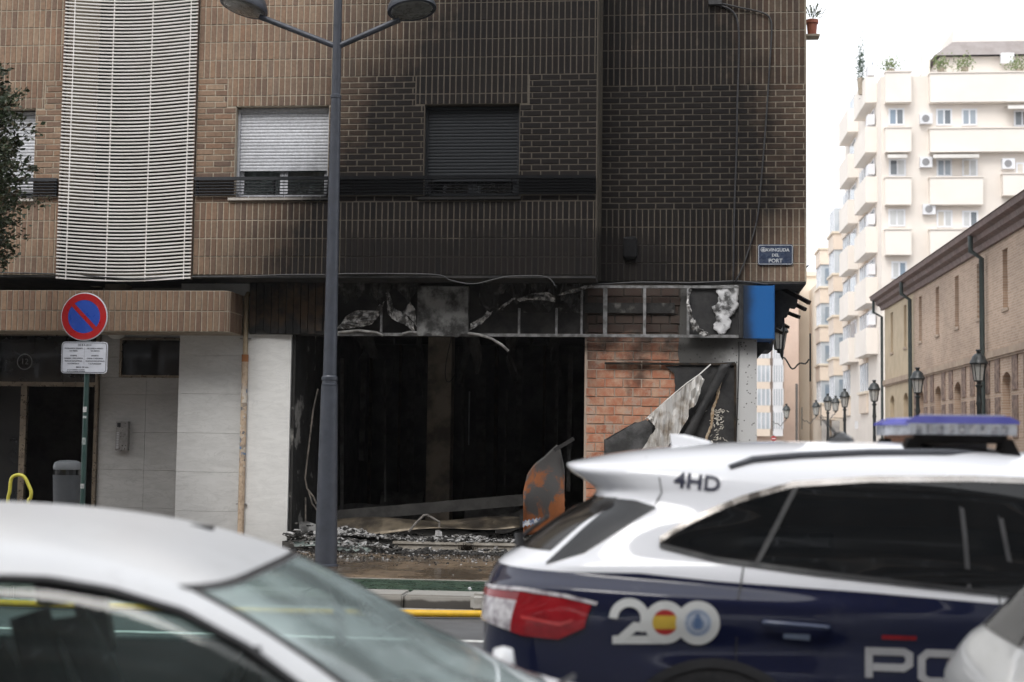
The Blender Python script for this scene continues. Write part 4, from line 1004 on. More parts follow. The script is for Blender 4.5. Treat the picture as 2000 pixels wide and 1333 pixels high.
# twisted conduits at the left jamb
for i, (lab, path) in enumerate((('twisted cable hanging down the left jamb of the burnt opening', ((621, 760), (612, 800), (606, 850), (600, 900), (596, 935), (600, 955), (612, 970), (618, 985))),
        ('thin bent rod standing at the left jamb of the burnt opening', ((603, 960), (610, 985), (622, 1000), (628, 1012))), ('short upright rod at the left jamb in the rubble', ((597, 972), (597, 1010), (597, 1030))))):
    o = MB().tube([P(x, y, .95) for x, y in path], .013, 6).build('conduit', mat('ashy_conduit%d' % i, (.16, .14, .12), (.05, .045, .04), 9, .8)); tag(o, lab, 'conduit')
# rusted sheet standing at the right of the opening
def rustm():
    m, nt, b = NT('rusted_sheet'); x, y, z = posxyz(nt)
    r0 = P(1075, 950, 1.0)
    n = noise_(nt, 3.2, 6, .65, None, .6)
    low = maprange(nt, math_(nt, 'ADD', z, math_(nt, 'MULTIPLY', n, -.5)), .3, .95, .22, 0)
    f = maprange(nt, math_(nt, 'ADD', n, low), .54, .68, 0, 1)
    col = mixc(nt, f, (.060, .058, .058), mixc(nt, noise_(nt, 12, 5), (.30, .095, .02), (.15, .05, .02)))
    nt.links.new(col, b.inputs['Base Color']); b.inputs['Roughness'].default_value = .75; bump_(nt, b, n, .4, .01); return m
def rust(u, v):
    zt = [(1022, 1045, 960), (1030, 1045, 925), (1045, 1045, 905), (1062, 1045, 893), (1075, 1045, 880), (1088, 1042, 868), (1096, 1040, 880), (1103, 1038, 915), (1103, 1036, 950)]
    k = u*(len(zt)-1); i = min(int(k), len(zt)-2); t = k-i
    x = zt[i][0]*(1-t)+zt[i+1][0]*t; yb = zt[i][1]*(1-t)+zt[i+1][1]*t; yt = zt[i][2]*(1-t)+zt[i+1][2]*t
    return P(x, yb+(yt-yb)*v, .85+.18*math.sin(u*2.6)+.03*math.sin(v*7+u*3))
RS = thing('rusted_sheet', 'curled rusty orange metal sheet standing at the right of the burnt opening', 'metal sheet', P(1062, 1045, .9))
MB().sheet(rust, 26, 22, .006).build('plate', rustm(), RS, smooth=True)
MB().bar(P(1082, 880, .88), P(1121, 857, .95), .02, .05, (0, 0, 1)).build('bent_edge', M['board'], RS)
MB().sheet(lambda u, v: P(1021+u*34, 1018+v*11-u*6+2*math.sin(u*30), .83), 20, 2, .008).build('melted_rim', mat('melted_blue_plastic', (.04, .07, .16), (.5, .5, .5), 18, .6), RS)
# tuft of burnt stuff on the step and a weed in the gutter
q = MB(); a = P(912, 1076, .56)
for k in range(160):
    b_ = Vector((a.x+R.gauss(0, .05), .55, GZ+.02+abs(R.gauss(0, .02)))); d = Vector((R.gauss(0, .7), R.gauss(-.2, .4), R.uniform(.3, 1))).normalized()*R.uniform(.04, .13)
    s_ = Vector((.004, .004, 0)); q.add([b_-s_, b_+s_, b_+d], [(0, 1, 2)])
tag(q.build('dry_tuft', M['char_wood']), 'dark dry tuft of burnt plant against the stone step', 'plant', kind='stuff')
q = MB(); a = PZ(835, 1183, .012)
for k in range(160):
    b_ = Vector((a.x+R.gauss(0, .05), a.y+R.gauss(.03, .02), .012)); d = Vector((R.gauss(0, .6), R.gauss(0, .4), R.uniform(.4, 1))).normalized()*R.uniform(.05, .15)
    s_ = Vector((.005, .003, 0)); q.add([b_-s_, b_+s_, b_+d], [(0, 1, 2)])
tag(q.build('gutter_weed', leafm), 'small green weed growing in the gutter under the kerb', 'plant', kind='stuff')
for (px_, py_, s_, lab) in ((1140/3.846+560+6, 1176, .02, 'small white scrap lying in the gutter beside the weed'), (917, 1152, .022, 'small white scrap at the edge of the green cycle lane')):
    a = PZ(px_, py_, GZ if py_ < 1160 else .02); q = MB(); chunk(q, (a.x, a.y, a.z+.01), s_, s_, s_*.6); tag(q.build('litter_scrap', M['white_alu']), lab, 'litter')
# yellow fire hose along the gutter
hs = []
for k in range(60):
    t = k/59; px_ = 560+t*640; py_ = 1199+(px_-790)*.0105
    a = PZ(px_, py_+5, 0.02); hs.append((a.x, a.y+.006*math.sin(t*23), .048))
hs = [(-9, hs[0][1]+.25, .045)]+hs+[(3.5, hs[-1][1]-.1, .045)]
tag(MB().tube(hs, .033, 12).build('fire_hose', mat('yellow_hose', (.72, .42, .015), (.60, .36, .02), 12, .5, bump=.15, bscale=120), smooth=True), 'yellow fire hose lying along the road beside the kerb', 'hose')

# ------------------------------------------------------------------ double-headed street lamp
lb = PZ(636, 1106, GZ); LY = lb.y
SL = thing('street_lamp', 'tall grey double headed street lamp post in front of the burnt shop', 'street lamp', (lb.x, LY, GZ))
zc_ = P(644, 742, LY).z; zj_ = P(657, 92, LY).z; zu = P(652, 190, LY).z
MB().lathe([(.0, 0), (.150, 0), (.150, .02), (.132, .03), (.128, .4), (.116, 1.2), (.100, zc_-GZ-.08)], 28, Matrix.Translation((lb.x, LY, GZ))).build('lower_pole', M['lamp_grey'], SL, smooth=True, sharp=40)
MB().lathe([(.094, -.09), (.098, -.085), (.098, -.055), (.091, -.05), (.091, -.01), (.098, -.004), (.098, .03), (.088, .04), (.084, .05)], 28, Matrix.Translation((lb.x, LY, zc_))).build('collar', M['lamp_grey'], SL, smooth=True, sharp=40)
MB().lathe([(.083, zc_), (.060, zu-.02), (.066, zu-.015), (.066, zu+.02), (.056, zu+.03), (.050, zj_+.8)], 24, Matrix.Translation((lb.x, LY, 0))).build('upper_pole', M['lamp_grey'], SL, smooth=True, sharp=40)
lens = mat('dusty_lamp_glass', (.15, .155, .145), (.10, .10, .092), 5, .3)
for sgn, tip, hc, tilt in ((-1, (520, 38), (477, 4), 14), (1, (768, 44), (804, 8), -9)):
    e = P(tip[0], tip[1], LY); MB().tube([(lb.x, LY, zj_), (e.x, LY, e.z), (e.x+sgn*.08, LY, e.z+.03)], .036, 12).build('arm', M['lamp_grey'], SL, smooth=True, sharp=40)
    c = P(hc[0], hc[1]+8, LY)
    MM = Matrix.Translation(c) @ Matrix.Rotation(math.radians(tilt), 4, 'Y') @ Matrix.Rotation(math.radians(-7), 4, 'X')
    hd = MB().lathe([(.27, -.035), (.298, -.035), (.302, -.005), (.29, .03), (.27, .07), (.24, .12), (.18, .17), (.1, .20), (.02, .21)], 32, MM).build('lamp_head', M['lamp_grey'], SL, smooth=True, sharp=40)
    MB().lathe([(.02, -.06), (.15, -.055), (.23, -.045), (.272, -.03), (.26, -.02)], 32, MM).build('lens', lens, hd, smooth=True)

# ------------------------------------------------------------------ no-parking sign with plate
SY = -1.2
sc_ = P(165, 619, SY); spx = P(165, 800, SY).x
SG = thing('no_parking_sign', 'round blue and red no parking sign with a white text plate on green pole', 'traffic sign', (spx, SY, GZ))
MB().tube([(spx, SY+.04, GZ), (spx, SY+.04, sc_.z+.22)], .033, 14).build('pole', mat('dark_green_pole', (.022, .055, .048), (.016, .042, .037), 6, .45), SG, smooth=True, sharp=50)
for (py, h, c) in ((800, .07, (.5, .5, .5)), (815, .03, (.4, .42, .42)), (862, .09, (.3, .34, .33)), (950, .06, (.35, .36, .36))):
    z = P(165, py, SY).z; q = MB(); q.grid(lambda u, v: (spx-.034*math.sin((u-.5)*2.2+.3), SY+.04-.0345*math.cos((u-.5)*2.2+.3), z+(v-.5)*h), 6, 1)
    q.build('sticker', mat('sticker', c, tuple(x*.5 for x in c), 30, .6), SG)
Md = Matrix.Translation(sc_) @ Matrix.Rotation(math.radians(90), 4, 'X')
white_s = mat('white_reflective', (.58, .60, .66), (.52, .54, .60), 5, .4)
dsc = MB().lathe([(.305, -.016), (.310, -.006), (.310, .008), (.300, .012)], 48, Md).build('disc', white_s, SG, smooth=True, sharp=30)
red_s = mat('red_reflective', (.42, .012, .014), (.36, .01, .012), 4, .38); blue_s = mat('blue_reflective', (.022, .075, .42), (.02, .065, .36), 4, .38)
q = MB(); q.add([(sc_.x+.225*math.cos(a), SY-.0135, sc_.z+.225*math.sin(a)) for a in [6.2832*k/64 for k in range(64)]], [tuple(range(64))]); q.build('blue_field', blue_s, dsc)
q = MB(); q.add([(sc_.x+r*math.cos(a), SY-.0155, sc_.z+r*math.sin(a)) for a in [6.2832*k/64 for k in range(64)] for r in (.298, .214)], [(2*k, 2*((k+1) % 64), 2*((k+1) % 64)+1, 2*k+1) for k in range(64)]); q.build('red_ring', red_s, dsc)
q = MB(); a = math.radians(135); dx, dz = math.cos(a), math.sin(a); nx, nz = -dz*.026, dx*.026; L_ = .216
q.add([(sc_.x+s1*dx*L_+s2*nx, SY-.0158, sc_.z+s1*dz*L_+s2*nz) for s1, s2 in ((-1, -1), (1, -1), (1, 1), (-1, 1))], [(0, 1, 2, 3)]); q.build('red_bar', red_s, dsc)
p0, p1 = P(119.5, 729.5, SY), P(211, 668.5, SY)
plt = MB().prism(rrect(p0.x, p1.x, p0.z, p1.z, .045, SY-.012), (0, .02, 0)).build('text_plate', white_s, SG)
blk = mat('black_print', (.03, .03, .035), None, 8, .5)
ringrect(p0.x+.010, p1.x-.010, p0.z+.010, p1.z-.010, .038, .007, SY-.0145).build('border', blk, plt)
cx = (p0.x+p1.x)/2; H_ = p1.z-p0.z; Wd = p1.x-p0.x
lines = [('DE 8 A 20 H', .034, 0, .895), ('DE DILLUNS A DISSABTE', .022, -.235, .79), ('DE LUNES A SABADO', .022, .235, .79), ('NO FESTIU', .022, -.235, .71), ('NO FESTIVO', .022, .235, .71),
         ('EXCEPTE', .022, -.235, .56), ('EXCEPTO', .022, .235, .56), ('CARREGA I DESCARREGA', .022, -.235, .475), ('CARGA Y DESCARGA', .022, .235, .475), ('VEHICLES INDUSTRIALS', .022, -.235, .39), ('VEHICULOS INDUSTRIALES', .021, .235, .39),
         ('I AUTORITZATS', .022, -.235, .305), ('Y AUTORIZADOS', .022, .235, .305), ('MAX. 20 min.', .030, -.03, .195), ('Art. 25 i 27 Ordenanca de Mobilitat', .016, -.17, .115), ('Art. 25 y 27 Ordenanza de Movilidad', .016, -.17, .065)]
for s_, sz, fx, fz in lines:
    tv, tf = text2d(s_, sz, .0006, sx=1.0)
    wmax = .44*Wd if abs(fx) > .1 else .8*Wd
    if tv:
        w_ = max(x for x, y in tv)-min(x for x, y in tv); k = min(1.0, wmax/w_)
        MB().add([(cx+fx*Wd+x*k, SY-.0146, p0.z+fz*H_+y) for x, y in tv], tf).build('lettering', blk, plt)
MB().add([(cx-.001, SY-.0146, p0.z+.28*H_), (cx+.001, SY-.0146, p0.z+.28*H_), (cx+.001, SY-.0146, p0.z+.82*H_), (cx-.001, SY-.0146, p0.z+.82*H_)], [(0, 1, 2, 3)]).build('divider', blk, plt)

# ------------------------------------------------------------------ litter bin and bicycle stand
bp = P(130, 985, -.55); LBN = thing('litter_bin', 'grey plastic litter bin with domed hood beside the entrance door', 'bin', (bp.x, -.55, GZ))
bz = P(130, 928, -.55).z; bt = P(130, 899, -.55).z
bgm = mat('dark_grey_plastic', (.055, .06, .068), (.045, .05, .057), 6, .5)
MB().lathe([(.0, GZ+.05), (.15, GZ+.05), (.185, bz-.05), (.19, bz)], 24, Matrix.Translation((bp.x, -.55, 0))).build('body', bgm, LBN, smooth=True, sharp=40)
MB().lathe([(.17, bz+.0), (.17, bz+.07), (.0, bz+.075)], 24, Matrix.Translation((bp.x, -.55, 0))).build('opening', M['glass_dark'], LBN)
MB().lathe([(.185, bz+.072), (.19, bz+.11), (.17, bt-.03), (.11, bt-.005), (.01, bt)], 24, Matrix.Translation((bp.x, -.55, 0))).build('hood', mat('mid_grey_plastic', (.13, .14, .15), (.11, .12, .13), 6, .5), LBN, smooth=True, sharp=40)
MB().box(bp.x-.03, bp.x+.03, -.58, -.52, GZ, GZ+.05).build('foot', bgm, LBN)
hp = P(38, 980, -1.8); pts = [P(x, y, -1.8) for x, y in ((15, 985), (19, 960), (21, 940), (26, 931), (38, 928), (48, 933), (56, 948), (61, 962), (59, 975), (55, 985))]
pts = smooth_path([Vector((pts[0].x, -1.8, GZ))]+pts+[Vector((pts[-1].x-.02, -1.8, GZ))])
tag(MB().tube(pts, .022, 10).build('bicycle_stand', mat('yellow_green_paint', (.50, .46, .06), (.42, .38, .05), 8, .45), smooth=True), 'yellow bent tube bicycle stand in front of the entrance door', 'bicycle stand')

# ------------------------------------------------------------------ street tree at the left edge
TY = -2.2; tc = P(-78, 300, TY)
TR = thing('street_tree', 'dense dark evergreen street tree at the far edge of the brick facade', 'tree', (tc.x, TY, GZ))
bark = mat('bark', (.07, .055, .04), (.04, .032, .025), 12, .9, bump=.6, bscale=25)
tp = [(tc.x-.05, TY, GZ), (tc.x, TY, 1.6), (tc.x+.03, TY, 3.2), (tc.x-.02, TY, 4.6), (tc.x, TY, 6.0)]
q = MB().tube(tp, [.10, .08, .07, .05, .02], 10)
def crown_r(z):                                 # radius at a height: narrow at the top, lobed
    t = (z-3.55)/(6.35-3.55); return max(0, .66*math.sin(math.pi*min(1, max(0, .06+.94*t)))**.55)
limbs = []
for k in range(14):
    z = 3.8+k*.17; a = k*2.4; r = crown_r(z)*.75; limbs.append(((tc.x, TY, z-.25), (tc.x+r*math.cos(a), TY+r*math.sin(a), z+.15)))
    q.tube([limbs[-1][0], limbs[-1][1]], [.03, .008], 5)
    for j in range(5):
        b0 = Vector(limbs[-1][0]).lerp(Vector(limbs[-1][1]), R.uniform(.3, 1)); q.tube([b0, b0+Vector((R.gauss(0, .12), R.gauss(0, .12), R.uniform(.05, .25)))], [.007, .003], 4)
q.build('trunk', bark, TR)
def leafm2():
    m, nt, b = NT('evergreen_leaf'); rnd = node(nt, 'ShaderNodeNewGeometry').outputs['Random Per Island']
    cr = node(nt, 'ShaderNodeValToRGB'); nt.links.new(rnd, cr.inputs[0]); els = cr.color_ramp.elements
    for i, c in enumerate([(.020, .034, .014), (.034, .052, .022), (.05, .065, .028), (.075, .05, .028)]):
        if i > 1: els.new(.5)
    for i, c in enumerate([(.020, .034, .014), (.034, .052, .022), (.05, .065, .028), (.075, .05, .028)]): els[i].position = i/3; els[i].color = (*c, 1)
    nt.links.new(cr.outputs[0], b.inputs['Base Color']); b.inputs['Roughness'].default_value = .45; return m
q = MB()
for k in range(1000):                            # leafy twigs
    z = R.uniform(3.55, 6.3); r = crown_r(z)*R.uniform(.35, 1.05)**.6*(1+.55*mnoise.noise(Vector((z*2.3, k*.37, 2)))); a = R.uniform(0, 6.283)
    c = Vector((tc.x+r*math.cos(a), TY+r*math.sin(a), z)); ax = Vector((math.cos(a), math.sin(a), R.uniform(-.3, .9))).normalized()
    L_ = R.uniform(.12, .26)
    for j in range(26):
        t = R.random(); p = c+ax*(t*L_)+Vector((R.gauss(0, .035), R.gauss(0, .035), R.gauss(0, .035)))
        d = (ax+Vector((R.gauss(0, .7), R.gauss(0, .7), R.gauss(.1, .6)))).normalized(); s_ = d.cross(Vector((R.gauss(0, 1), R.gauss(0, 1), R.gauss(0, 1)))).normalized(); l = R.uniform(.03, .085); w_ = l*R.uniform(.2, .34)
        q.add([p, p+d*l*.5+s_*w_, p+d*l, p+d*l*.5-s_*w_], [(0, 1, 2, 3)])
q.build('crown', leafm2(), TR)
# ------------------------------------------------------------------ side street: brick warehouse on the right
CY = CAM_POS.y
XW = 9.5
def depth_at(px, X): return PX(px, 868, X).y
WY1 = PX(1729, 868, XW).y; WY0 = 6.0
zE = PX(1705, 583, XW-.55).z                    # eaves
zC = PX(1729, 744, XW).z                        # string course top
WH = thing('brick_warehouse', 'long low brick warehouse with deep eaves and arched windows along the side street', 'building', (XW, WY1, 0))
def whbrick(name, c1, c2, mort):
    m, nt, b = NT(name)
    g = node(nt, 'ShaderNodeNewGeometry'); sp = node(nt, 'ShaderNodeSeparateXYZ'); nt.links.new(g.outputs['Position'], sp.inputs[0])
    cb = node(nt, 'ShaderNodeCombineXYZ'); nt.links.new(sp.outputs[1], cb.inputs[0]); nt.links.new(sp.outputs[2], cb.inputs[1])
    br = node(nt, 'ShaderNodeTexBrick'); nt.links.new(cb.outputs[0], br.inputs['Vector']); br.inputs['Scale'].default_value = 1
    br.inputs['Brick Width'].default_value = .26; br.inputs['Row Height'].default_value = .075; br.inputs['Mortar Size'].default_value = .008
    br.inputs['Color1'].default_value = (*c1, 1); br.inputs['Color2'].default_value = (*c2, 1); br.inputs['Mortar'].default_value = (*mort, 1)
    col = mixc(nt, 1.0, br.outputs[0], maprange(nt, noise_(nt, .5, 5), .3, .7, .85, 1.1), 'MULTIPLY')
    nt.links.new(col, b.inputs['Base Color']); b.inputs['Roughness'].default_value = .85; return m
M['whb'] = whbrick('warehouse_brick', (.47, .345, .26), (.37, .265, .195), (.50, .42, .34))
M['whr'] = mat('warehouse_pale_render', (.52, .43, .30), (.45, .37, .26), 1.2, .9)
M['whs'] = mat('warehouse_trim', (.42, .33, .25), (.34, .26, .2), 2, .85)
M['rubblestone'] = mat('rough_stone_panel', (.28, .20, .16), (.13, .09, .075), 7, .95, bump=1.0, bscale=9)
M['pipe_green'] = mat('dark_green_downpipe', (.045, .062, .062), (.035, .05, .05), 5, .5)
ysplit = depth_at(1786, XW)
# window bays: regular along the street
bays = [depth_at(p, XW) for p in (1967, 1917, 1875, 1838, 1806, 1773, 1743)]
pitch = (bays[-1]-bays[0])/6
bays = [bays[0]+pitch*k for k in range(-4, 7)]
sz0, sz1 = PX(1967, 601, XW).z, PX(1967, 484, XW).z
az1 = PX(1967, 728, XW).z
slit = .30; aw = .52
def wall_holes_x(mb, X0, X1, y0, y1, z0, z1, hs):
    ys = sorted({y0, y1} | {h[i] for h in hs for i in (0, 1) if y0 < h[i] < y1})
    for a, b in zip(ys[:-1], ys[1:]):
        m = (a+b)/2; z = z0
        for c0, c1 in sorted((max(z0, h[2]), min(z1, h[3])) for h in hs if h[0] < m < h[1]):
            if c0 > z: mb.box(X0, X1, a, b, z, c0)
            z = max(z, c1)
        if z < z1: mb.box(X0, X1, a, b, z, z1)
hs = []
for y in bays:
    hs.append((y-slit, y+slit, sz0, sz1))
    hs.append((y-aw, y+aw, 1.0, az1-.25))
    for k in range(6):                          # arch head in steps narrower upward
        u0 = k/6; w_ = aw*math.sqrt(max(0, 1-((k+.7)/6)**2)); hs.append((y-w_, y+w_, az1-.25+k*.045, az1-.25+(k+1)*.045))
a = MB(); wall_holes_x(a, XW, XW+.35, WY0, ysplit, 0, zE, [h for h in hs if h[0] < ysplit]); a.box(XW+.36, XW+9, WY0, WY0+.3, 0, zE); a.build('brick_wall', M['whb'], WH)
a = MB(); wall_holes_x(a, XW, XW+.35, ysplit+.001, WY1, 0, zE, [h for h in hs if h[0] > ysplit]); a.box(XW+.36, XW+9, WY1-.3, WY1, 0, zE); a.build('pale_wall', M['whr'], WH)
for y in bays:
    MB().box(XW+.12, XW+.3, y-slit-.05, y+slit+.05, sz0-.05, sz1+.05).build('bricked_slit', M['whb'], WH)
    MB().box(XW-.04, XW+.05, y-slit-.08, y+slit+.08, sz0-.09, sz0-.002).build('slit_sill', M['whs'], WH)
    w = MB().box(XW+.2, XW+.3, y-aw-.05, y+aw+.05, .95, az1+.1).build('arched_window', M['glass_dark'] if False else M['whb'], WH)
    # stone panels beside each arch
    if y < ysplit:
        for s_ in (-1, 1):
            yy = y+s_*pitch/2*.62
            for (z0, z1) in ((zC-1.2, zC-.22), (zC-2.5, zC-1.35)):
                MB().box(XW-.03, XW+.01, yy-.30, yy+.30, z0, z1).build('stone_panel', M['rubblestone'], WH)
MB().box(XW-.09, XW, WY0, WY1+.05, zC-.20, zC).build('string_course', M['whs'], WH)
MB().box(XW-.05, XW, WY0, WY1+.02, zC-.26, zC-.202).build('string_course', M['whs'], WH)
# eaves: stepped cornice, gutter and roof
prof = [(XW, zE-.45), (XW-.10, zE-.45), (XW-.14, zE-.28), (XW-.30, zE-.22), (XW-.34, zE-.08), (XW-.52, zE-.03), (XW-.56, zE+.12), (XW, zE+.12)]
n = len(prof); q = MB(); q.add([(x, y, z) for y in (WY0, WY1+.45) for x, z in prof], [tuple(range(n)), tuple(range(2*n-1, n-1, -1))]+[(i, i+n, (i+1) % n+n, (i+1) % n) for i in range(n)])
fixn(q.build('cornice', mat('mauve_brown_cornice', (.17, .115, .105), (.13, .09, .082), 3, .7), WH))
q = MB(); q.add([(x, y, z) for y in (WY0, WY1+.5) for x, z in ((XW-.60, zE+.125), (XW+6, zE+2.6), (XW+6, zE+2.5), (XW-.5, zE+.122))], [(0, 1, 2, 3), (7, 6, 5, 4), (0, 4, 5, 1), (1, 5, 6, 2), (3, 7, 4, 0)])
q.build('roof', mat('roof_tile_brown', (.16, .10, .08), (.11, .075, .06), 6, .85), WH)
for px_ in (1930, 1786, 1722):
    y = depth_at(px_, XW) if px_ > 1725 else WY1+.12
    MB().tube([(XW-.45, y, zE-.05), (XW-.45, y, zE-.5), (XW-.14, y, zE-.72), (XW-.14, y, .1)] if px_ > 1725 else [(XW-.45, y, zE-.03), (XW-.45, y, zE-.55), (XW-.1, y, zE-.75), (XW-.1, y, .1)], .075 if px_ > 1725 else .06, 10).build('downpipe', M['pipe_green'], WH, smooth=True, sharp=60)
# street lanterns in front of it
XLN = 7.35
dk = mat('black_iron', (.022, .028, .030), (.03, .036, .038), 6, .45); lg = mat('lantern_glass', (.50, .50, .48), (.42, .42, .40), 3, .25)
def lantern(c, parent, s=1.0):
    """lantern whose neck sits at c"""
    T = Matrix.Translation(c) @ Matrix.Scale(s, 4)
    MB().lathe([(.02, -.06), (.05, -.05), (.05, 0), (.11, .02), (.11, .04)], 8, T).build('neck', dk, parent)
    MB().lathe([(.105, .04), (.165, .42)], 8, T).build('glass', lg, parent)
    q = MB()
    for k in range(8):
        a = 6.2832*k/8; q.bar(T @ Vector((.11*math.cos(a), .11*math.sin(a), .04)), T @ Vector((.172*math.cos(a), .172*math.sin(a), .42)), .014*s, .014*s)
    q.build('glazing_bar', dk, parent)
    MB().lathe([(.20, .41), (.215, .44), (.20, .48), (.16, .55), (.15, .60), (.09, .65), (.05, .67), (.05, .71), (.075, .74), (.06, .76), (.0, .765)], 12, T).build('cap', dk, parent, smooth=True, sharp=40)
desc = ['black cast iron street lantern nearest in the side street, by the light bar', 'second black cast iron street lantern along the brick warehouse', 'third black cast iron street lantern at the pale end of the warehouse', 'fourth black cast iron street lantern beyond the warehouse', 'fifth and farthest black cast iron street lantern in the side street']
for px_, d in zip((1913, 1793, 1708, 1650, 1617), desc):
    y = depth_at(px_, XLN); o = thing('street_lantern', d, 'street lamp', (XLN, y, 0), 'cast iron lanterns along the side street')
    MB().lathe([(.16, 0), (.16, .3), (.10, .4), (.075, .8), (.06, 1.0), (.055, 2.6), (.075, 2.66), (.06, 2.72), (.05, 3.02), (.09, 3.08), (.04, 3.12)], 12, Matrix.Translation((XLN, y, 0))).build('post', dk, o, smooth=True, sharp=40)
    lantern((XLN, y, 3.16), o)
# ------------------------------------------------------------------ pale apartment building behind the warehouse
FYA = CY+82; AX0 = P(1722, 500, FYA).x
AP = thing('pale_apartment_block', 'tall cream apartment block with balconies and air conditioners behind the warehouse', 'building', (AX0, FYA, 0))
cream = mat('cream_brick_render', (.76, .705, .645), (.71, .655, .60), .6, .85); cream2 = mat('cream_parapet', (.79, .74, .685), (.75, .70, .645), .5, .8)
whitef = mat('white_frame', (.74, .75, .78), (.68, .69, .72), 1, .5); paneb = mat('pale_blue_pane', (.20, .26, .33), (.30, .34, .38), .4, .12); aw_m = mat('awning', (.72, .70, .67), (.6, .58, .55), 1, .8)
zr = P(1750, 200, FYA).z
MB().box(AX0, AX0+24, FYA, FYA+16, 0, zr+1.5).build('wall', cream, AP)
def rect(px0, py0, px1, py1, Y): a = P(px0, py1, Y); b = P(px1, py0, Y); return a.x, b.x, a.z, b.z
for rows in ((141, 200), (250, 297), (347, 400), (449, 498)):
    for (a0, a1) in ((1730, 1780), (1817, 1962 if rows[0] in (347, 449) else 2060)):
        if rows[0] == 347 and a1 > 1900: a1 = 1920
        x0, x1, z0, z1 = rect(a0, rows[0], a1, rows[1], FYA-.5)
        MB().box(x0, x1, FYA-.5, FYA, z0, z1).build('balcony', cream2, AP); MB().box(x0-.04, x1+.04, FYA-.56, FYA, z1, z1+.07).build('coping', cream, AP)
x0, x1, z0, z1 = rect(1962, 338, 2060, 380, FYA-.8); MB().box(x0, x1, FYA-.5, FYA, z0, z1).build('balcony', cream2, AP); MB().box(x0-.04, x1+.04, FYA-.56, FYA, z1, z1+.07).build('coping', cream, AP)
panes = [paneb, paneb, mat('curtained_pane', (.55, .56, .56), (.45, .46, .47), .8, .2), mat('grey_pane', (.12, .14, .16), (.18, .2, .22), .6, .12), mat('drawn_blind', (.60, .56, .50), (.52, .49, .44), 2, .5)]
def awin(px0, py0, px1, py1, dark=0):
    x0, x1, z0, z1 = rect(px0, py0, px1, py1, FYA)
    w = MB().box(x0, x1, FYA-.06, FYA-.002, z0, z1).build('window', whitef, AP)
    xm_ = (x0+x1)/2; t = .10
    for a, b in ((x0+t, xm_-t*.5), (xm_+t*.5, x1-t)): MB().box(a, b, FYA-.075, FYA-.061, z0+t, z1-t).build('pane', R.choice(panes), w)
for q_ in ((1735, 212, 1766, 246), (1736, 311, 1769, 345), (1735, 409, 1768, 443), (1741, 511, 1771, 545), (1828, 213, 1859, 246), (1878, 213, 1908, 246), (1829, 311, 1859, 346), (1879, 311, 1909, 346), (1829, 411, 1860, 445), (1879, 412, 1910, 445), (1980, 216, 2012, 248), (1984, 318, 2014, 350)): awin(*q_)
for (a, b) in ((1797, 222), (1797, 307), (1803, 399), (1958, 310)):
    x0, x1, z0, z1 = rect(a, b, a+24, b+20, FYA-.3)
    c_ = MB().box(x0, x1, FYA-.35, FYA-.002, z0, z1).build('air_conditioner', whitef, AP)
    MB().lathe([(.0, 0), ((x1-x0)*.30, 0), ((x1-x0)*.30, .02), (0, .02)], 16, Matrix.Translation((x0+(x1-x0)*.45, FYA-.352, (z0+z1)/2)) @ Matrix.Rotation(math.radians(90), 4, 'X')).build('fan', mat('fan_grey', (.28, .28, .29), None, 2, .6) if 'fan' not in M else M['fan'], c_)
for (a, b, c_, d_) in ((1822, 300, 1912, 306), (1733, 300, 1772, 306), (1968, 203, 2030, 210)):
    x0, x1, z0, z1 = rect(a, b, c_, d_, FYA-.9); q = MB(); q.add([(x0, FYA-.01, z1+.1), (x1, FYA-.01, z1+.1), (x1, FYA-.95, z0+.1), (x0, FYA-.95, z0+.1), (x0, FYA-.95, z0-.1), (x1, FYA-.95, z0-.1)], [(0, 1, 2, 3), (3, 2, 5, 4)]); q.build('awning', aw_m, AP)
# street side of the block: stacked balconies
for zi in range(6):
    z0 = P(1690, 600, FYA+4).z-2.92+zi*2.92
    for (ya, yb) in ((FYA+1.6, FYA+6.5), (FYA+9.5, FYA+14)):
        MB().box(AX0-.65, AX0, ya, yb, z0, z0+1.5).build('balcony', cream2, AP)
        w = MB().box(AX0-.05, AX0-.002, ya+.8, yb-.8, z0+1.5, z0+2.75).build('window', whitef, AP); MB().box(AX0-.06, AX0-.051, ya+1.0, yb-1.0, z0+1.6, z0+2.65).build('pane', paneb, w)
        if ya < FYA+5: MB().box(AX0-.45, AX0-.062, ya+.3, ya+1.2, z0+1.7, z0+2.3).build('air_conditioner', whitef, AP)
# roof terrace
x0, x1, z0, z1 = rect(1822, 76, 2100, 112, FYA+3)
q = MB(); q.add([(x0, FYA+2.6, z0), (x1, FYA+2.6, z0), (x1, FYA+3.3, z1), (x0+1.2, FYA+3.3, z1), (x0, FYA+9, z0), (x1, FYA+9, z0)], [(0, 1, 2, 3), (0, 3, 4), (3, 2, 5, 4)])
q.build('penthouse_roof', mat('grey_roof_tiles', (.30, .27, .26), (.25, .22, .21), 2, .85), AP)
MB().box(x0+.4, x1, FYA+3, FYA+9, zr+1.5, z0-.01).build('penthouse_wall', cream, AP)
x0, x1, z0, z1 = rect(1858, 60, 2100, 80, FYA+7); MB().box(x0, x1, FYA+6.5, FYA+10, z0-1, z1).build('roof_parapet', cream2, AP)
x0, x1, z0, z1 = rect(1976, 42, 2100, 64, FYA+8); MB().box(x0, x1, FYA+8, FYA+11, z0-1, z1).build('roof_tower', cream2, AP)
x0, x1, z0, z1 = rect(1800, 92, 1815, 142, FYA+2); MB().box(x0, x1, FYA+1.8, FYA+2.3, zr+1.5, z1).build('chimney', cream2, AP)
x0, x1, z0, z1 = rect(1955, 104, 1980, 124, FYA+2.4); MB().box(x0, x1, FYA+2.3, FYA+2.6, z0, z1).build('air_conditioner', whitef, AP)
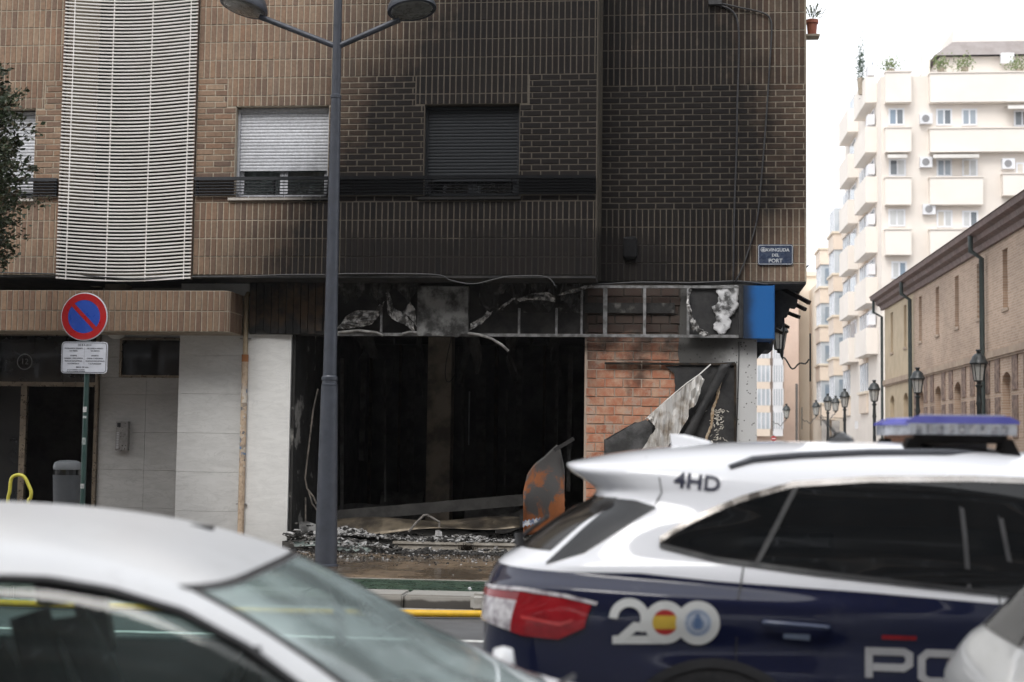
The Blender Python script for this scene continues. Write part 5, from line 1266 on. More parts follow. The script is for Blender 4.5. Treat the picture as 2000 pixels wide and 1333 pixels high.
# plants on the roof terraces
def bush(px_, py_, Y, rx, rz_, label, n=260, colm=None, sz=.16):
    c = P(px_, py_, Y); q = MB()
    for k in range(n):
        p = c+Vector((R.gauss(0, rx*.5), R.gauss(0, rx*.5), R.gauss(0, rz_*.5))); d = Vector((R.gauss(0, 1), R.gauss(0, 1), R.gauss(.4, 1))).normalized(); s_ = d.cross(Vector((R.gauss(0, 1), R.gauss(0, 1), R.gauss(0, 1)))).normalized()
        q.add([p, p+d*sz*.5+s_*sz*.25, p+d*sz, p+d*sz*.5-s_*sz*.25], [(0, 1, 2, 3)])
    root = thing('terrace_plant', label, 'plant', (c.x, Y, c.z-rz_), 'plants on the roof terraces of the pale block')
    q.build('foliage', colm or pgl, root); MB().lathe([(.15, -rz_-.4), (.22, -rz_*.55), (.0, -rz_*.5)], 10, Matrix.Translation(c)).build('planter', M['mortar_clean'], root)
pgl = mat('pale_leaf', (.13, .19, .06), (.20, .23, .10), 3, .7); dgl = mat('cypress_leaf', (.05, .09, .06), (.08, .12, .08), 3, .7)
bush(1681, 130, FYA+3, .22, 1.3, 'slim dark cypress on the corner terrace of the pale block', 500, dgl, .14)
bush(1740, 127, FYA+1, .5, .45, 'feathery pale green plant over the first balcony parapet of the pale block')
bush(1838, 126, FYA+1.2, .45, .4, 'pale green shrub beside the chimney of the pale block')
bush(1884, 124, FYA+1.2, .5, .45, 'leafy green shrub under the tiled penthouse roof of the pale block')
bush(1992, 128, FYA+1, .7, .4, 'wide green shrub at the frame edge on the roof terrace')
# ------------------------------------------------------------------ row of houses with glazed bays farther along
peach = mat('peach_render', (.74, .64, .54), (.69, .59, .50), .8, .85); creamw = mat('pale_yellow_render', (.74, .66, .55), (.70, .62, .51), .5, .85); pinkw = mat('pale_pink_render', (.66, .52, .44), (.60, .47, .40), .8, .85)
gw_ = mat('bay_glazing', (.54, .58, .62), (.40, .45, .50), .5, .2)
BX = 13.3
BH = thing('bay_window_house', 'peach and white house with stacked glazed bays beyond the pale block', 'building', (BX, FYA+17, 0))
MB().box(BX, BX+12, FYA+16.5, FYA+62, 0, 15.5).build('wall', creamw, BH)
for k, px_ in enumerate((1694, 1660, 1632, 1606)):
    y = depth_at(px_-6, BX-1.0); zb0 = 3.6; top = (18.2, 19.2, 18.0, 16.4)[k]
    wdt = 3.2
    z = zb0; i = 0
    while z < top-.6:
        MB().box(BX-1.1, BX-.002, y-wdt/2, y+wdt/2, z, z+1.15).build('bay_parapet', peach, BH)
        MB().box(BX-1.2, BX-.002, y-wdt/2-.1, y+wdt/2+.1, z+1.15, z+1.3).build('bay_ledge', creamw, BH)
        if z+2.0 < top:
            g_ = MB().box(BX-1.0, BX-.002, y-wdt/2+.1, y+wdt/2-.1, z+1.3, z+3.0).build('bay_window', gw_, BH)
            for j in range(4): MB().box(BX-1.04, BX-1.0, y-wdt/2+.15+j*.95, y-wdt/2+.25+j*.95, z+1.3, z+3.0).build('mullion', whitef, g_)
            MB().box(BX-.7, BX-.3, y-wdt/2+.07, y-wdt/2+.1, z+1.5, z+2.7).build('pane', paneb, g_)
        z += 3.0; i += 1
# corner houses closing the street where it bends
EY = CY+131
x0, x1, z0, z1 = rect(1561, 540, 1608, 870, EY)
CH = thing('cream_corner_house', 'plain pale yellow gable wall closing the view at the bend', 'building', (x0, EY, 0)); MB().box(x0, x1+4, EY, EY+10, 0, z1).build('wall', creamw, CH); MB().box(x0-.2, x1+4.2, EY-.2, EY+10.2, z1, z1+.4).build('roof_edge', peach, CH)
x0, x1, z0, z1 = rect(1529, 560, 1560, 870, EY-3)
PH = thing('pink_corner_house', 'narrow pale pink plastered house wall behind the shop corner', 'building', (x0, EY-3, 0)); MB().box(x0, x1, EY-3, EY+10, 0, z1).build('wall', pinkw, PH); MB().box(x0-.2, x1+.2, EY-3.2, EY+10, z1, z1+.4).build('roof_edge', peach, PH)
EY2 = CY+112
x0, x1, z0, z1 = rect(1440, 640, 1532, 870, EY2)
WHS = thing('white_balcony_house', 'pale house with white glazed balconies just past the corner', 'building', (x0, EY2, 0))
MB().box(x0, x1, EY2, EY2+12, 0, z1+1).build('wall', pinkw, WHS)
for r_ in range(4):
    for (a, b) in ((1470, 1504), (1510, 1529)):
        u0, u1, v0, v1 = rect(a, 668+r_*46, b, 700+r_*46, EY2-.5)
        w = MB().box(u0, u1, EY2-.5, EY2-.002, v0, v1).build('glazed_balcony', gw_, WHS)
        for j in range(5): x = u0+(u1-u0)*j/4; MB().box(x-.05, x+.05, EY2-.55, EY2-.501, v0, v1).build('mullion', whitef, w)
        MB().box(u0, u1, EY2-.52, EY2-.01, v0-.55, v0-.004).build('balcony_parapet', peach if b < 1510 else whitef, WHS)
# shop level and small things far down the street
u0, u1, v0, v1 = rect(1600, 812, 1700, 868, FYA+17.0)
for k, px_ in enumerate((1612, 1632, 1655, 1680)):
    u0, u1, v0, v1 = rect(px_-7, 822, px_+8, 880, FYA+16.4); MB().box(u0, u1, FYA+16.38, FYA+16.49, max(0, v0), v1).build('shopfront', mat('shop_grey', (.25, .24, .23), (.4, .38, .36), 1, .6), BH)
u0, u1, v0, v1 = rect(1670, 823, 1693, 838, FYA+10)
SS = thing('shop_sign', 'small white projecting shop sign far down the side street', 'sign', (u0, FYA+10, v0)); MB().box(u0, u1, FYA+10, FYA+10.1, v0, v1).build('panel', whitef, SS); MB().box(u1, AX0, FYA+10.03, FYA+10.07, v1-.1, v1-.04).build('arm', dk, SS)
a = P(1511, 857, CY+106); NE = thing('no_entry_sign', 'round red no entry sign far down the side street', 'traffic sign', (a.x, CY+106, 0))
MB().lathe([(.0, -.01), (.2, -.01), (.2, .02), (0, .02)], 24, Matrix.Translation(a) @ Matrix.Rotation(math.radians(90), 4, 'X')).build('disc', red_s, NE); MB().box(a.x-.14, a.x+.14, CY+105.96, CY+105.975, a.z-.035, a.z+.035).build('bar', whitef, NE); MB().tube([(a.x, CY+106.06, 0), (a.x, CY+106.06, a.z+.3)], .04, 8).build('post', steel, NE)
a = P(1556, 750, CY+70); tag(MB().tube([(a.x, CY+70, 0), (a.x, CY+70, a.z)], .06, 8).build('utility_pole', mat('grey_wood_pole', (.13, .12, .11), None, 3, .8)), 'dark slender pole standing at the bend of the side street', 'pole')
# wall bracket lanterns
for i, (px_, py_, dd, lab, sx) in enumerate(((1522, 660, 30, 'dark iron wall lantern with scroll bracket just past the shop corner', -1), (1536, 806, 100, 'pale iron wall lantern on the pink house far down the street', 1), (1594, 800, 95, 'iron wall lantern left of the fifth street lantern', 1), (1632, 792, 92, 'iron wall lantern above the fourth and fifth street lanterns', 1))):
    Y = CY+dd; c = P(px_, py_, Y); wl = thing('wall_lantern', lab, 'wall lamp', c, 'bracket lanterns on the house walls')
    s_ = .9 if i == 0 else 1.3
    lantern(c-Vector((0, 0, .3*s_)), wl, s_)
    q = MB(); pts = [c+Vector((-sx*.02, 0, -.33*s_))]
    for k in range(16): t = k/15; pts.append(c+Vector((-sx*(.05+.62*t)*s_, .0, (-.45-.22*math.sin(t*3.1)+.06*math.sin(t*12))*s_)))
    q.tube(pts, .02*s_, 6); q.tube([c+Vector((-sx*.70*s_, 0, -1.0*s_)), c+Vector((-sx*.70*s_, 0, .1*s_))], .022*s_, 6); q.build('bracket', dk, wl)
    if i == 0: MB().bar((xc1, Y, c.z-.62), (c.x-.55, Y, c.z-.62), .03, .04).build('wall_arm', dk, wl)
# pavements of the side street and the terrace that continues behind the corner building
struct(MB().box(6.7, XW-.001, -1.0, 110, -.1, .12).build('side_pavement', M['concrete']))
struct(MB().box(.9, 1.95, 14.2, 90, -.1, .12).build('side_pavement', M['concrete']))
TH = thing('terraced_house', 'plain rendered terrace continuing along the side street behind the burnt corner building', 'building', (.9, 14.2, 0))
MB().box(-12, .9, 14.2, 78, 0, 6.4).build('wall', pinkw, TH); MB().box(-12.2, 1.15, 14.15, 78.2, 6.4, 6.7).build('roof_edge', peach, TH)
for fl in range(2):
    for k in range(16):
        y = 16+k*3.9; w = MB().box(.9, .94, y, y+1.3, 1.0+fl*3.1, 2.9+fl*3.1).build('window', whitef, TH); MB().box(.941, .95, y+.1, y+1.2, 1.1+fl*3.1, 2.8+fl*3.1).build('pane', paneb, w)
# ------------------------------------------------------------------ buildings across the avenue, behind the viewer (they show in the car windows)
OB = thing('avenue_building', 'tall apartment building with white balcony rails across the avenue behind the viewer', 'building', (0, -31, 0))
MB().box(-60, 60, -43, -31, 0, 25).build('wall', mat('opposite_render', (.16, .135, .115), (.12, .10, .09), .4, .85), OB)
for fl in range(7):
    z0 = 3.6+fl*3.0
    MB().box(-58, 58, -31, -29.9, z0, z0+.18).build('balcony_slab', M['whs'], OB)
    q = MB(); q.box(-58, 58, -29.95, -29.9, z0+1.0, z0+1.06)
    for k in range(97): q.box(-58+k*1.2, -57.93+k*1.2, -29.95, -29.9, z0+.181, z0+.999)
    q.build('balcony_rail', whitef, OB)
    for k in range(20): MB().box(-56+k*5.7, -53.4+k*5.7, -31.02, -30.99, z0+.3, z0+2.4).build('window', M['glass_dark'], OB)
# ------------------------------------------------------------------ cars
def paint(name, c, metal=0.0, rough=.35, coat=1.0, crough=.06):
    m, nt, b = NT(name)
    f = maprange(nt, noise_(nt, 2.5, 4), .35, .7, 0, 1); d = maprange(nt, noise_(nt, 11, 6, .7), .55, .78, 0, .35)      # road dust in patches
    nt.links.new(mixc(nt, d, mixc(nt, f, c, tuple(x*.93 for x in c)), (.30, .28, .25)), b.inputs['Base Color'])
    b.inputs['Metallic'].default_value = metal; b.inputs['Roughness'].default_value = rough
    b.inputs['Coat Weight'].default_value = coat; b.inputs['Coat Roughness'].default_value = crough
    return m
class Body:
    """car body as stacked rounded outlines; x forward from the rear, near side at -y"""
    def __init__(s, keys, bump=None):
        k = np.array(keys); s.z = k[:, 0]; s.k = k[:, 1:]; s.bump = bump
        s.d = np.zeros_like(s.k); h = np.diff(s.z)
        for c in range(4):
            dl = np.diff(s.k[:, c])/h
            for i in range(1, len(h)):
                s.d[i, c] = 0 if dl[i-1]*dl[i] <= 0 else 3*(h[i-1]+h[i])/((2*h[i]+h[i-1])/dl[i-1]+(h[i]+2*h[i-1])/dl[i])
            s.d[0, c] = dl[0]; s.d[-1, c] = dl[-1]
    def at(s, z):
        z = min(max(z, s.z[0]), s.z[-1]); i = min(max(int(np.searchsorted(s.z, z))-1, 0), len(s.z)-2); h = s.z[i+1]-s.z[i]; t = (z-s.z[i])/h
        return (1+2*t)*(1-t)**2*s.k[i]+t*(1-t)**2*h*s.d[i]+t*t*(3-2*t)*s.k[i+1]+t*t*(t-1)*h*s.d[i+1]
    def S(s, x, z):
        xr, xf, W, n = s.at(z); xc = (xr+xf)/2; a = (xf-xr)/2; u = min(1, abs((x-xc)/a))
        y = W*max(0, 1-u**n)**(1/n)
        if s.bump: y += s.bump(x, z)*(y/max(W, 1e-6))
        return y
    def rear(s, v, z, front=False):
        xr, xf, W, n = s.at(z); xc = (xr+xf)/2; a = (xf-xr)/2; av = min(1, abs(v))
        x = a*max(0, 1-av**n)**(1/n); x = xc+x if front else xc-x; y = W*v
        if s.bump and av > .3: y += s.bump(x, z)*v
        return Vector((x, -y, z))
    def q(s, q, z, off=0.0):
        """point on the rear/near side: q<=.9 across the rear (share of half width), beyond it metres along the side"""
        def f(q, z):
            if q <= .9: return s.rear(q, z)
            x = s.rear(.9, z).x+(q-.9); return Vector((x, -s.S(x, z), z))
        p = f(q, z)
        if off:
            a = f(q+.01, z)-f(q-.01, z); b = f(q, z+.01)-f(q, z-.01); n = a.cross(b)
            if n.length > 1e-9: n.normalize()
            xr, xf = s.at(z)[:2]
            if n.x*(p.x-(xr+xf)/2)/2+n.y*p.y < 0: n = -n
            p = p+n*off
        return p
    def outline(s, z, nv=22, nu=70):
        xr, xf, W, n = s.at(z); xc = (xr+xf)/2; a = (xf-xr)/2; pts = []
        vs_ = [0.9*i/nv for i in range(nv)]; ue = max(0, 1-.9**n)**(1/n)
        def pt(u, v, sg): 
            x = xc+a*u; y = W*v
            if s.bump and abs(v) > .3: y += s.bump(x, z)*v
            return (x, sg*y, z)
        half = [(-(max(0, 1-v**n)**(1/n)), v) for v in vs_]+[(-ue+2*ue*i/nu, None) for i in range(nu+1)]+[((max(0, 1-v**n)**(1/n)), v) for v in reversed(vs_)]
        for u, v in half:
            vv = v if v is not None else max(0, 1-abs(u)**n)**(1/n); pts.append(pt(u, vv, -1))
        for u, v in list(reversed(half))[1:-1]:
            vv = v if v is not None else max(0, 1-abs(u)**n)**(1/n); pts.append(pt(u, vv, 1))
        return pts
    def mesh(s, zs, keep=None, top=True):
        mb = MB(); rows = [s.outline(z) for z in zs]; n = len(rows[0]); mb.v = [p for r in rows for p in r]
        for i in range(len(rows)-1):
            for k in range(n):
                f = (i*n+k, i*n+(k+1) % n, (i+1)*n+(k+1) % n, (i+1)*n+k)
                if keep:
                    c = np.mean([mb.v[j] for j in f], axis=0)
                    if not keep(*c): continue
                mb.f.append(f)
        if top: mb.f.append(tuple((len(rows)-1)*n+k for k in range(n)))
        return mb
class Car:
    def __init__(s, name, label, body, X, Yc, rz=0.0):
        s.b = body; s.X = X; s.Yc = Yc; s.root = thing(name, label, 'car', (X, Yc, 0), rz=rz)
        s.Mi = (Matrix.Translation((X, Yc, 0)) @ Matrix.Rotation(rz, 4, 'Z')).inverted()
    def K(s, px, py, off=0.004):
        """picture measurement -> point on the near flank, in car coordinates"""
        o = s.Mi @ CAM_POS; d = (s.Mi.to_3x3() @ ray(px, py)); w = .8
        for _ in range(14):
            t = (-w-o.y)/d.y; p = o+d*t; w = w*.4+.6*s.b.S(p.x, p.z)
        t = (-(w+off)-o.y)/d.y; return o+d*t
    def patch(s, name, up, lo, m, nx=40, nz=8, off=.004, parent=None, smooth=True):
        ux, uy = zip(*up); lx, ly = zip(*lo); a, b = max(ux[0], lx[0]), min(ux[-1], lx[-1])
        mb = MB(); mb.grid(lambda u, v: s.K(a+(b-a)*u, float(np.interp(a+(b-a)*u, ux, uy))*(1-v)+float(np.interp(a+(b-a)*u, lx, ly))*v, off), nx, nz)
        return mb.build(name, m, parent or s.root, smooth=smooth, local=True)
    def stroke(s, name, pts, w, m, off=.006, parent=None, closed=False):
        """flat lettering stroke of width w (picture units) following pts"""
        P2 = [Vector(p) for p in pts]; n = len(P2); vs_ = []
        for i, p in enumerate(P2):
            a = P2[i-1] if (i or closed) else p; b = P2[(i+1) % n] if (i < n-1 or closed) else p
            d1 = (p-a).normalized() if (p-a).length else (b-p).normalized(); d2 = (b-p).normalized() if (b-p).length else d1
            t = (d1+d2).normalized(); nr = Vector((-t.y, t.x)); k = w/2/max(.5, nr.dot(Vector((-d1.y, d1.x))))
            for sg in (-1, 1): c = p+nr*(sg*k); vs_.append(s.K(c.x, c.y, off))
        fs = [(2*i, 2*i+1, 2*((i+1) % n)+1, 2*((i+1) % n)) for i in range(n if closed else n-1)]
        return MB().add(vs_, fs).build(name, m, parent or s.root, local=True)
    def disc(s, name, c, r0, r1, m, off=.006, ysel=None, parent=None, n=40):
        mb = MB(); pts = []
        for k in range(n):
            a = 2*math.pi*k/n
            for r in (r0, r1): pts.append(s.K(c[0]+r*math.cos(a), c[1]+r*math.sin(a), off))
        mb.add(pts, [(2*k, 2*((k+1) % n), 2*((k+1) % n)+1, 2*k+1) for k in range(n)])
        return mb.build(name, m, parent or s.root, local=True)
    def wheel(s, x, W, r=.35):
        for sg, nm in ((-1, 1), (1, 1)):
            T = Matrix.Translation((x, sg*(W-.11), r)) @ Matrix.Rotation(math.radians(90), 4, 'X')
            w = MB().lathe([(r*.6, -.11), (r*.93, -.11), (r, -.07), (r, .07), (r*.93, .11), (r*.6, .11)], 32, T).build('wheel', M['rubber'], s.root, smooth=True, sharp=40, local=True)
            q = MB().lathe([(.0, -.06), (.06, -.09), (r*.55, -.10), (r*.62, -.112), (r*.62, .112), (r*.55, .10), (.06, .09), (0, .06)], 24, T); q.build('rim', M['steel'], w, local=True)
M['rubber'] = mat('rubber', (.016, .016, .017), None, 10, .8); M['gloss_black'] = mat('gloss_black', (.008, .008, .009), (.012, .012, .013), 3, .06, rvar=.02)
M['tint'] = mat('tinted_car_glass', (.006, .007, .008), (.010, .011, .012), 2, .03, rvar=.005, spec=.4)
M['trim'] = mat('black_trim', (.02, .02, .022), None, 8, .5)

# ---- police car (SUV)
KX = (955-1290)/450.0
def kbump(x, z):
    zb = 1.10-.05*max(0, x-.3); t = min(1, max(0, (zb-z)/.075)); t = t*t*(3-2*t)
    A = .052*max(0, min(1, (1.75-x)/1.0))+.006
    waist = -.016*math.exp(-((z-.80)/.09)**2)*max(0, min(1, (x-.4)/.4))
    return A*t+waist
kuga = Body([(.20, .03, 4.5, .80, 6), (.35, -.04, 4.58, .87, 6), (.60, -.07, 4.6, .895, 6), (.85, -.065, 4.6, .90, 6), (1.0, -.055, 4.5, .892, 5.5), (1.07, -.035, 4.25, .882, 5), (1.115, .0, 3.9, .868, 5), (1.16, .07, 3.7, .845, 5),
             (1.30, .26, 3.3, .785, 5), (1.405, .43, 3.06, .74, 5), (1.435, .44, 3.0, .728, 5), (1.48, .385, 2.9, .708, 5), (1.525, .315, 2.75, .682, 5), (1.555, .295, 2.65, .655, 4.5), (1.59, .43, 2.6, .61, 4), (1.62, .60, 2.52, .545, 3.8), (1.647, .82, 2.38, .44, 3.4), (1.667, 1.08, 2.18, .30, 3), (1.677, 1.38, 1.92, .14, 3)], kbump)
PC = Car('police_car', 'white and navy police car with blue light bar parked in front of the corner', kuga, KX, -11.80)
livx, livz = [], []
for px_, py_ in ((975, 1098), (1040, 1112), (1100, 1117), (1250, 1120), (1400, 1136), (1550, 1147), (1700, 1158), (1960, 1181), (2050, 1187)):
    p = PC.K(px_, py_); livx.append(p.x); livz.append(p.z)
def livery():
    m, nt, b = NT('police_livery_paint'); at = node(nt, 'ShaderNodeAttribute', attribute_name='navy')
    f = maprange(nt, at.outputs['Fac'], -.002, .002, 0, 1, False)
    x, y, z = posxyz(nt); d = math_(nt, 'ADD', maprange(nt, noise_(nt, 9, 6, .7), .58, .8, 0, .10), maprange(nt, z, .3, .75, .25, 0))
    nt.links.new(mixc(nt, d, mixc(nt, f, (.80, .81, .845), (.008, .011, .036)), (.16, .15, .14)), b.inputs['Base Color']); b.inputs['Roughness'].default_value = .3
    b.inputs['Coat Weight'].default_value = 1; b.inputs['Coat Roughness'].default_value = .05; b.inputs['Specular IOR Level'].default_value = .05; return m
zs = list(np.linspace(.2, 1.0, 50))+list(np.linspace(1.012, 1.54, 60))+list(np.linspace(1.544, 1.677, 30))
mb = kuga.mesh(zs); body = mb.build('body', livery(), PC.root, smooth=True, local=True)
at = body.data.attributes.new('navy', 'FLOAT', 'POINT'); at.data.foreach_set('value', [float(np.interp(v[0], livx, livz))-v[2] for v in mb.v])
wt = [(1288, 1058), (1350, 1020), (1400, 997), (1450, 977), (1550, 949), (1700, 939), (1900, 938), (2090, 945)]
wl_ = [(1288, 1064), (1400, 1092), (1600, 1119), (1800, 1142), (1960, 1160), (2090, 1172)]
PC.patch('side_windows', wt, wl_, M['tint'], 80, 10, .004)
chrome = mat('bright_window_trim', (.42, .40, .38), (.32, .30, .28), 6, .25, .9)
PC.patch('window_trim', [(x, y-9) for x, y in wt], [(x, y+3) for x, y in wt], chrome, 80, 2, .008)
PC.patch('window_seal', [(x, y-4) for x, y in wl_], [(x, y+6) for x, y in wl_], M['trim'], 80, 2, .008)
pil = mat('pillar_gloss', (.012, .012, .013), None, 4, .12)
PC.stroke('pillar', [(1558, 945), (1520, 1020), (1476, 1104)], 10, M['trim'], .007); PC.stroke('pillar', [(1872, 938), (1885, 1050), (1893, 1153)], 9, M['trim'], .007); PC.stroke('pillar', [(1940, 938), (1962, 1050), (1985, 1163)], 9, M['trim'], .007)
# rear glass, quarter garnish, spoiler seam
rg = MB(); rg.grid(lambda u, v: kuga.q(-.80+u*1.63, 1.175+v*.235, .004), 40, 14); rg.build('rear_window', mat('rear_glass', (.030, .026, .022), (.018, .016, .015), 2, .08), PC.root, smooth=True, local=True)
PC.patch('quarter_garnish', [(1066, 1099), (1140, 1030), (1206, 974), (1240, 977), (1280, 990)], [(1066, 1101), (1140, 1079), (1206, 1037), (1240, 1015), (1280, 992)], M['gloss_black'], 40, 8, .006)
PC.stroke('hatch_seam', [(1262, 893), (1288, 935), (1292, 962), (1280, 985)], 2.2, M['trim'], .004)
PC.stroke('door_seam', [(1452, 1108), (1442, 1170), (1438, 1260), (1437, 1400)], 3, M['trim'], .004); PC.stroke('door_seam', [(1950, 1162), (1958, 1200), (1962, 1290), (1960, 1400)], 3, M['trim'], .004)
# tail light
redl = mat('red_lens', (.30, .012, .018), (.20, .008, .012), 9, .06, rvar=.03); clr = mat('clear_lens', (.60, .58, .59), (.28, .25, .27), 30, .08, rvar=.03)
def tl_z(q):
    x = kuga.q(q, .95).x; px_ = 955+x*450
    return float(np.interp(px_, [955, 1010, 1100, 1186], [.995, 1.0, .985, .952])), float(np.interp(px_, [955, 1000, 1035, 1110, 1160, 1186], [.855, .84, .82, .815, .87, .948]))
def tlp(q0, q1, t0, t1, off): return lambda u, v: (lambda q, zz: kuga.q(q, zz[1]+(zz[0]-zz[1])*(t0+(t1-t0)*v), off))(q0+u*(q1-q0), tl_z(q0+u*(q1-q0)))
tlr = MB().grid(tlp(.845, 1.115, 0, 1, .012), 40, 10).build('tail_light', redl, PC.root, smooth=True, local=True)
MB().grid(tlp(.55, .845, 0, .78, .012), 16, 6).build('reversing_lens', clr, tlr, smooth=True, local=True); MB().grid(tlp(.55, .845, .78, 1, .013), 16, 3).build('upper_lens', redl, tlr, smooth=True, local=True)
MB().grid(lambda u, v: kuga.q(.55+u*.585, tl_z(.55+u*.585)[0]+.004+v*.014, .012), 40, 2).build('light_strip', clr, tlr, smooth=True, local=True)
MB().grid(lambda u, v: kuga.q(.87+u*.19, tl_z(.87+u*.19)[1]+.07+v*.012-u*.02, .0145), 20, 2).build('light_guide', mat('light_guide', (.55, .06, .06), None, 5, .15), tlr, smooth=True, local=True)
# lettering and the emblem
decal = mat('white_vinyl', (.62, .63, .62), (.55, .56, .55), 6, .4); navy = mat('navy_vinyl', (.014, .018, .05), None, 5, .35)
def pxtext(s_, cx, cy, h, rot=0, sx=1.0, bold=0.6):
    tv, tf = text2d(s_, h*1.38, bold, sx=sx); c_, n_ = math.cos(rot), math.sin(rot)
    return [(cx+x*c_+y*n_, cy-(y*c_-x*n_)*1.0) for x, y in tv], tf
tv, tf = pxtext('4HD', 1362, 943, 30, math.radians(6), 1.12, 1.0)
MB().add([PC.K(x, y, .006) for x, y in tv], tf).build('unit_code', navy, PC.root, local=True)
arc = [(1229+31*math.cos(a), 1208+31*math.sin(a)) for a in [math.radians(180+12*k) for k in range(0, 19)]]
two = arc+[(1240, 1224), (1212, 1249), (1240, 1250), (1300, 1250)]
lg2 = PC.stroke('anniversary_emblem', two[:-2], 17, decal, .006); PC.stroke('numeral_foot', [(1196, 1250), (1300, 1250)], 16, decal, .0065, lg2)
PC.disc('numeral_ring', (1299, 1216), 25, 42, decal, .007, parent=lg2); PC.disc('numeral_ring', (1363, 1217), 27, 43, decal, .0075, parent=lg2)
PC.disc('seal_disc', (1363, 1217), .1, 27, mat('pale_blue_vinyl', (.42, .47, .55), (.34, .39, .48), 9, .4), .007, parent=lg2); PC.disc('seal_ring', (1363, 1217), 21, 22.5, mat('seal_blue', (.10, .17, .32), None, 5, .4), .0085, parent=lg2)
q = MB(); sb = bpy.data.materials['seal_blue']
for (a, b, c, d) in ((-7, -10, 7, 12), (-4, -17, 4, -11), (-11, -4, -8, 8), (8, -4, 11, 8)): q.add([PC.K(1363+x, 1217+y, .0085) for x, y in ((a, b), (c, b), (c, d), (a, d))], [(0, 1, 2, 3)])
q.build('seal_crest', sb, lg2, local=True)
def flagband(y0, y1, m):
    q = MB(); n = 16
    def f(u, v):
        y = y0+(y1-y0)*v; w = math.sqrt(max(0, 25.5**2-y*y)); return PC.K(1299+(2*u-1)*w, 1216+y, .0065)
    q.grid(f, n, 6); q.build('flag_band', m, lg2, local=True)
fr_, fy_ = mat('flag_red', (.42, .02, .02), None, 5, .4), mat('flag_yellow', (.62, .42, .05), None, 5, .4)
flagband(-25.4, -13, fr_); flagband(-13, 13, fy_); flagband(13, 25.4, fr_)
gv = mat('grey_reflective_vinyl', (.36, .36, .37), (.30, .30, .31), 6, .4)
PL = PC.stroke('police_lettering', [(1697, 1324), (1697, 1272), (1765, 1274), (1776, 1280), (1776, 1298), (1765, 1305), (1705, 1303)], 15, gv, .006)
PC.stroke('letter', [(1812, 1276), (1890, 1279), (1900, 1288), (1900, 1325), (1890, 1334), (1812, 1331), (1800, 1322), (1800, 1286)], 15, gv, .006, PL, closed=True)
PC.stroke('letter', [(1925, 1275), (1925, 1332), (1990, 1335)], 15, gv, .006, PL); PC.stroke('letter', [(2012, 1279), (2012, 1338)], 15, gv, .006, PL)
PC.stroke('letter', [(2110, 1285), (2040, 1282), (2034, 1292), (2034, 1330), (2042, 1338), (2110, 1341)], 15, gv, .006, PL); PC.stroke('letter', [(2130, 1286), (2130, 1342)], 15, gv, .006, PL); PC.stroke('letter', [(2150, 1345), (2185, 1290), (2220, 1348)], 15, gv, .006, PL)
# door handle, reflector, roof rails
q = MB(); q.tube([PC.K(1490+k*13, 1216+k*1.1, .018+.022*math.sin(math.pi*k/10)) for k in range(11)], .011, 8)
hd = q.build('door_handle', paint('navy_handle', (.03, .045, .10)), PC.root, smooth=True, local=True)
PC.patch('handle_cup', [(1530, 1238), (1582, 1240)], [(1530, 1247), (1582, 1252)], mat('handle_reflection', (.30, .36, .48), None, 6, .2), 6, 2, .008, hd)
PC.patch('side_marker', [(1722, 1241), (1790, 1243)], [(1722, 1249), (1790, 1251)], redl, 8, 2, .005)
rp = [(1425, 913), (1470, 903), (1560, 895), (1700, 889), (1850, 889), (2060, 897)]
for sg in (-1, 1):
    pts = [PC.K(x, y, .0) for x, y in rp]
    pts = [Vector((p.x, sg*(abs(p.y)-.0), p.z+(.012 if 0 < i else -.004))) for i, p in enumerate(pts)]
    MB().tube(pts, .016, 8).build('roof_rail', mat('satin_grey_rail', (.12, .125, .14), None, 5, .4, .4), PC.root, smooth=True, local=True)
# fin, whip antenna, light bar
zt_ = 1.63
q = MB()
q.prism([Vector((.80, -.03, 1.62)), Vector((1.02, -.03, 1.65)), Vector((.98, -.015, 1.672)), Vector((.87, -.004, 1.70)), Vector((.79, -.004, 1.705))], (0, .03, 0)); q.build('roof_fin', paint('white_fin', (.80, .81, .84)), PC.root, local=True)
wx = 1.62
q = MB(); q.lathe([(.075, 0), (.06, .03), (.02, .055), (.005, .06)], 14, Matrix.Translation((wx, 0.05, 1.665))); q.tube([(wx, .05, 1.69), (wx-.10, .05, 1.80)], [.008, .004], 6); q.build('whip_antenna', M['gloss_black'], PC.root, local=True)
LBR = thing('light_bar', None, None, (0, 0, -.016), parent=PC.root)
bl = mat('blue_translucent_dome', (.16, .165, .52), (.12, .125, .45), 5, .12); cl = mat('clear_bar_side', (.50, .52, .56), (.30, .31, .34), 16, .12, rvar=.04)
x0 = 1.855; 
def bar_plan(sh): return [Vector((x0+sh, -.50, 0)), Vector((x0+.47-sh, -.50, 0)), Vector((x0+.50-sh, -.34, 0)), Vector((x0+.40-sh, -.10, 0)), Vector((x0+.40-sh, .10, 0)), Vector((x0+.50-sh, .34, 0)), Vector((x0+.47-sh, .50, 0)), Vector((x0+sh, .50, 0)), Vector((x0+.02+sh, .34, 0)), Vector((x0+.14+sh, .10, 0)), Vector((x0+.14+sh, -.10, 0)), Vector((x0+.02+sh, -.34, 0))]
q = MB(); q.prism([p+Vector((0, 0, 1.728)) for p in bar_plan(0)], (0, 0, .050)); fixn(q.build('lens_housing', cl, LBR, local=True))
q = MB(); a = bar_plan(-.012); b = bar_plan(.03); n = len(a)
q.add([p+Vector((0, 0, 1.779)) for p in a]+[p+Vector((0, 0, 1.790)) for p in a]+[p+Vector((0, 0, 1.812)) for p in b], [(i, (i+1) % n, n+(i+1) % n, n+i) for i in range(n)]+[(n+i, n+(i+1) % n, 2*n+(i+1) % n, 2*n+i) for i in range(n)]+[tuple(2*n+i for i in range(n)), tuple(range(n-1, -1, -1))])
fixn(q.build('blue_dome', bl, LBR, local=True))
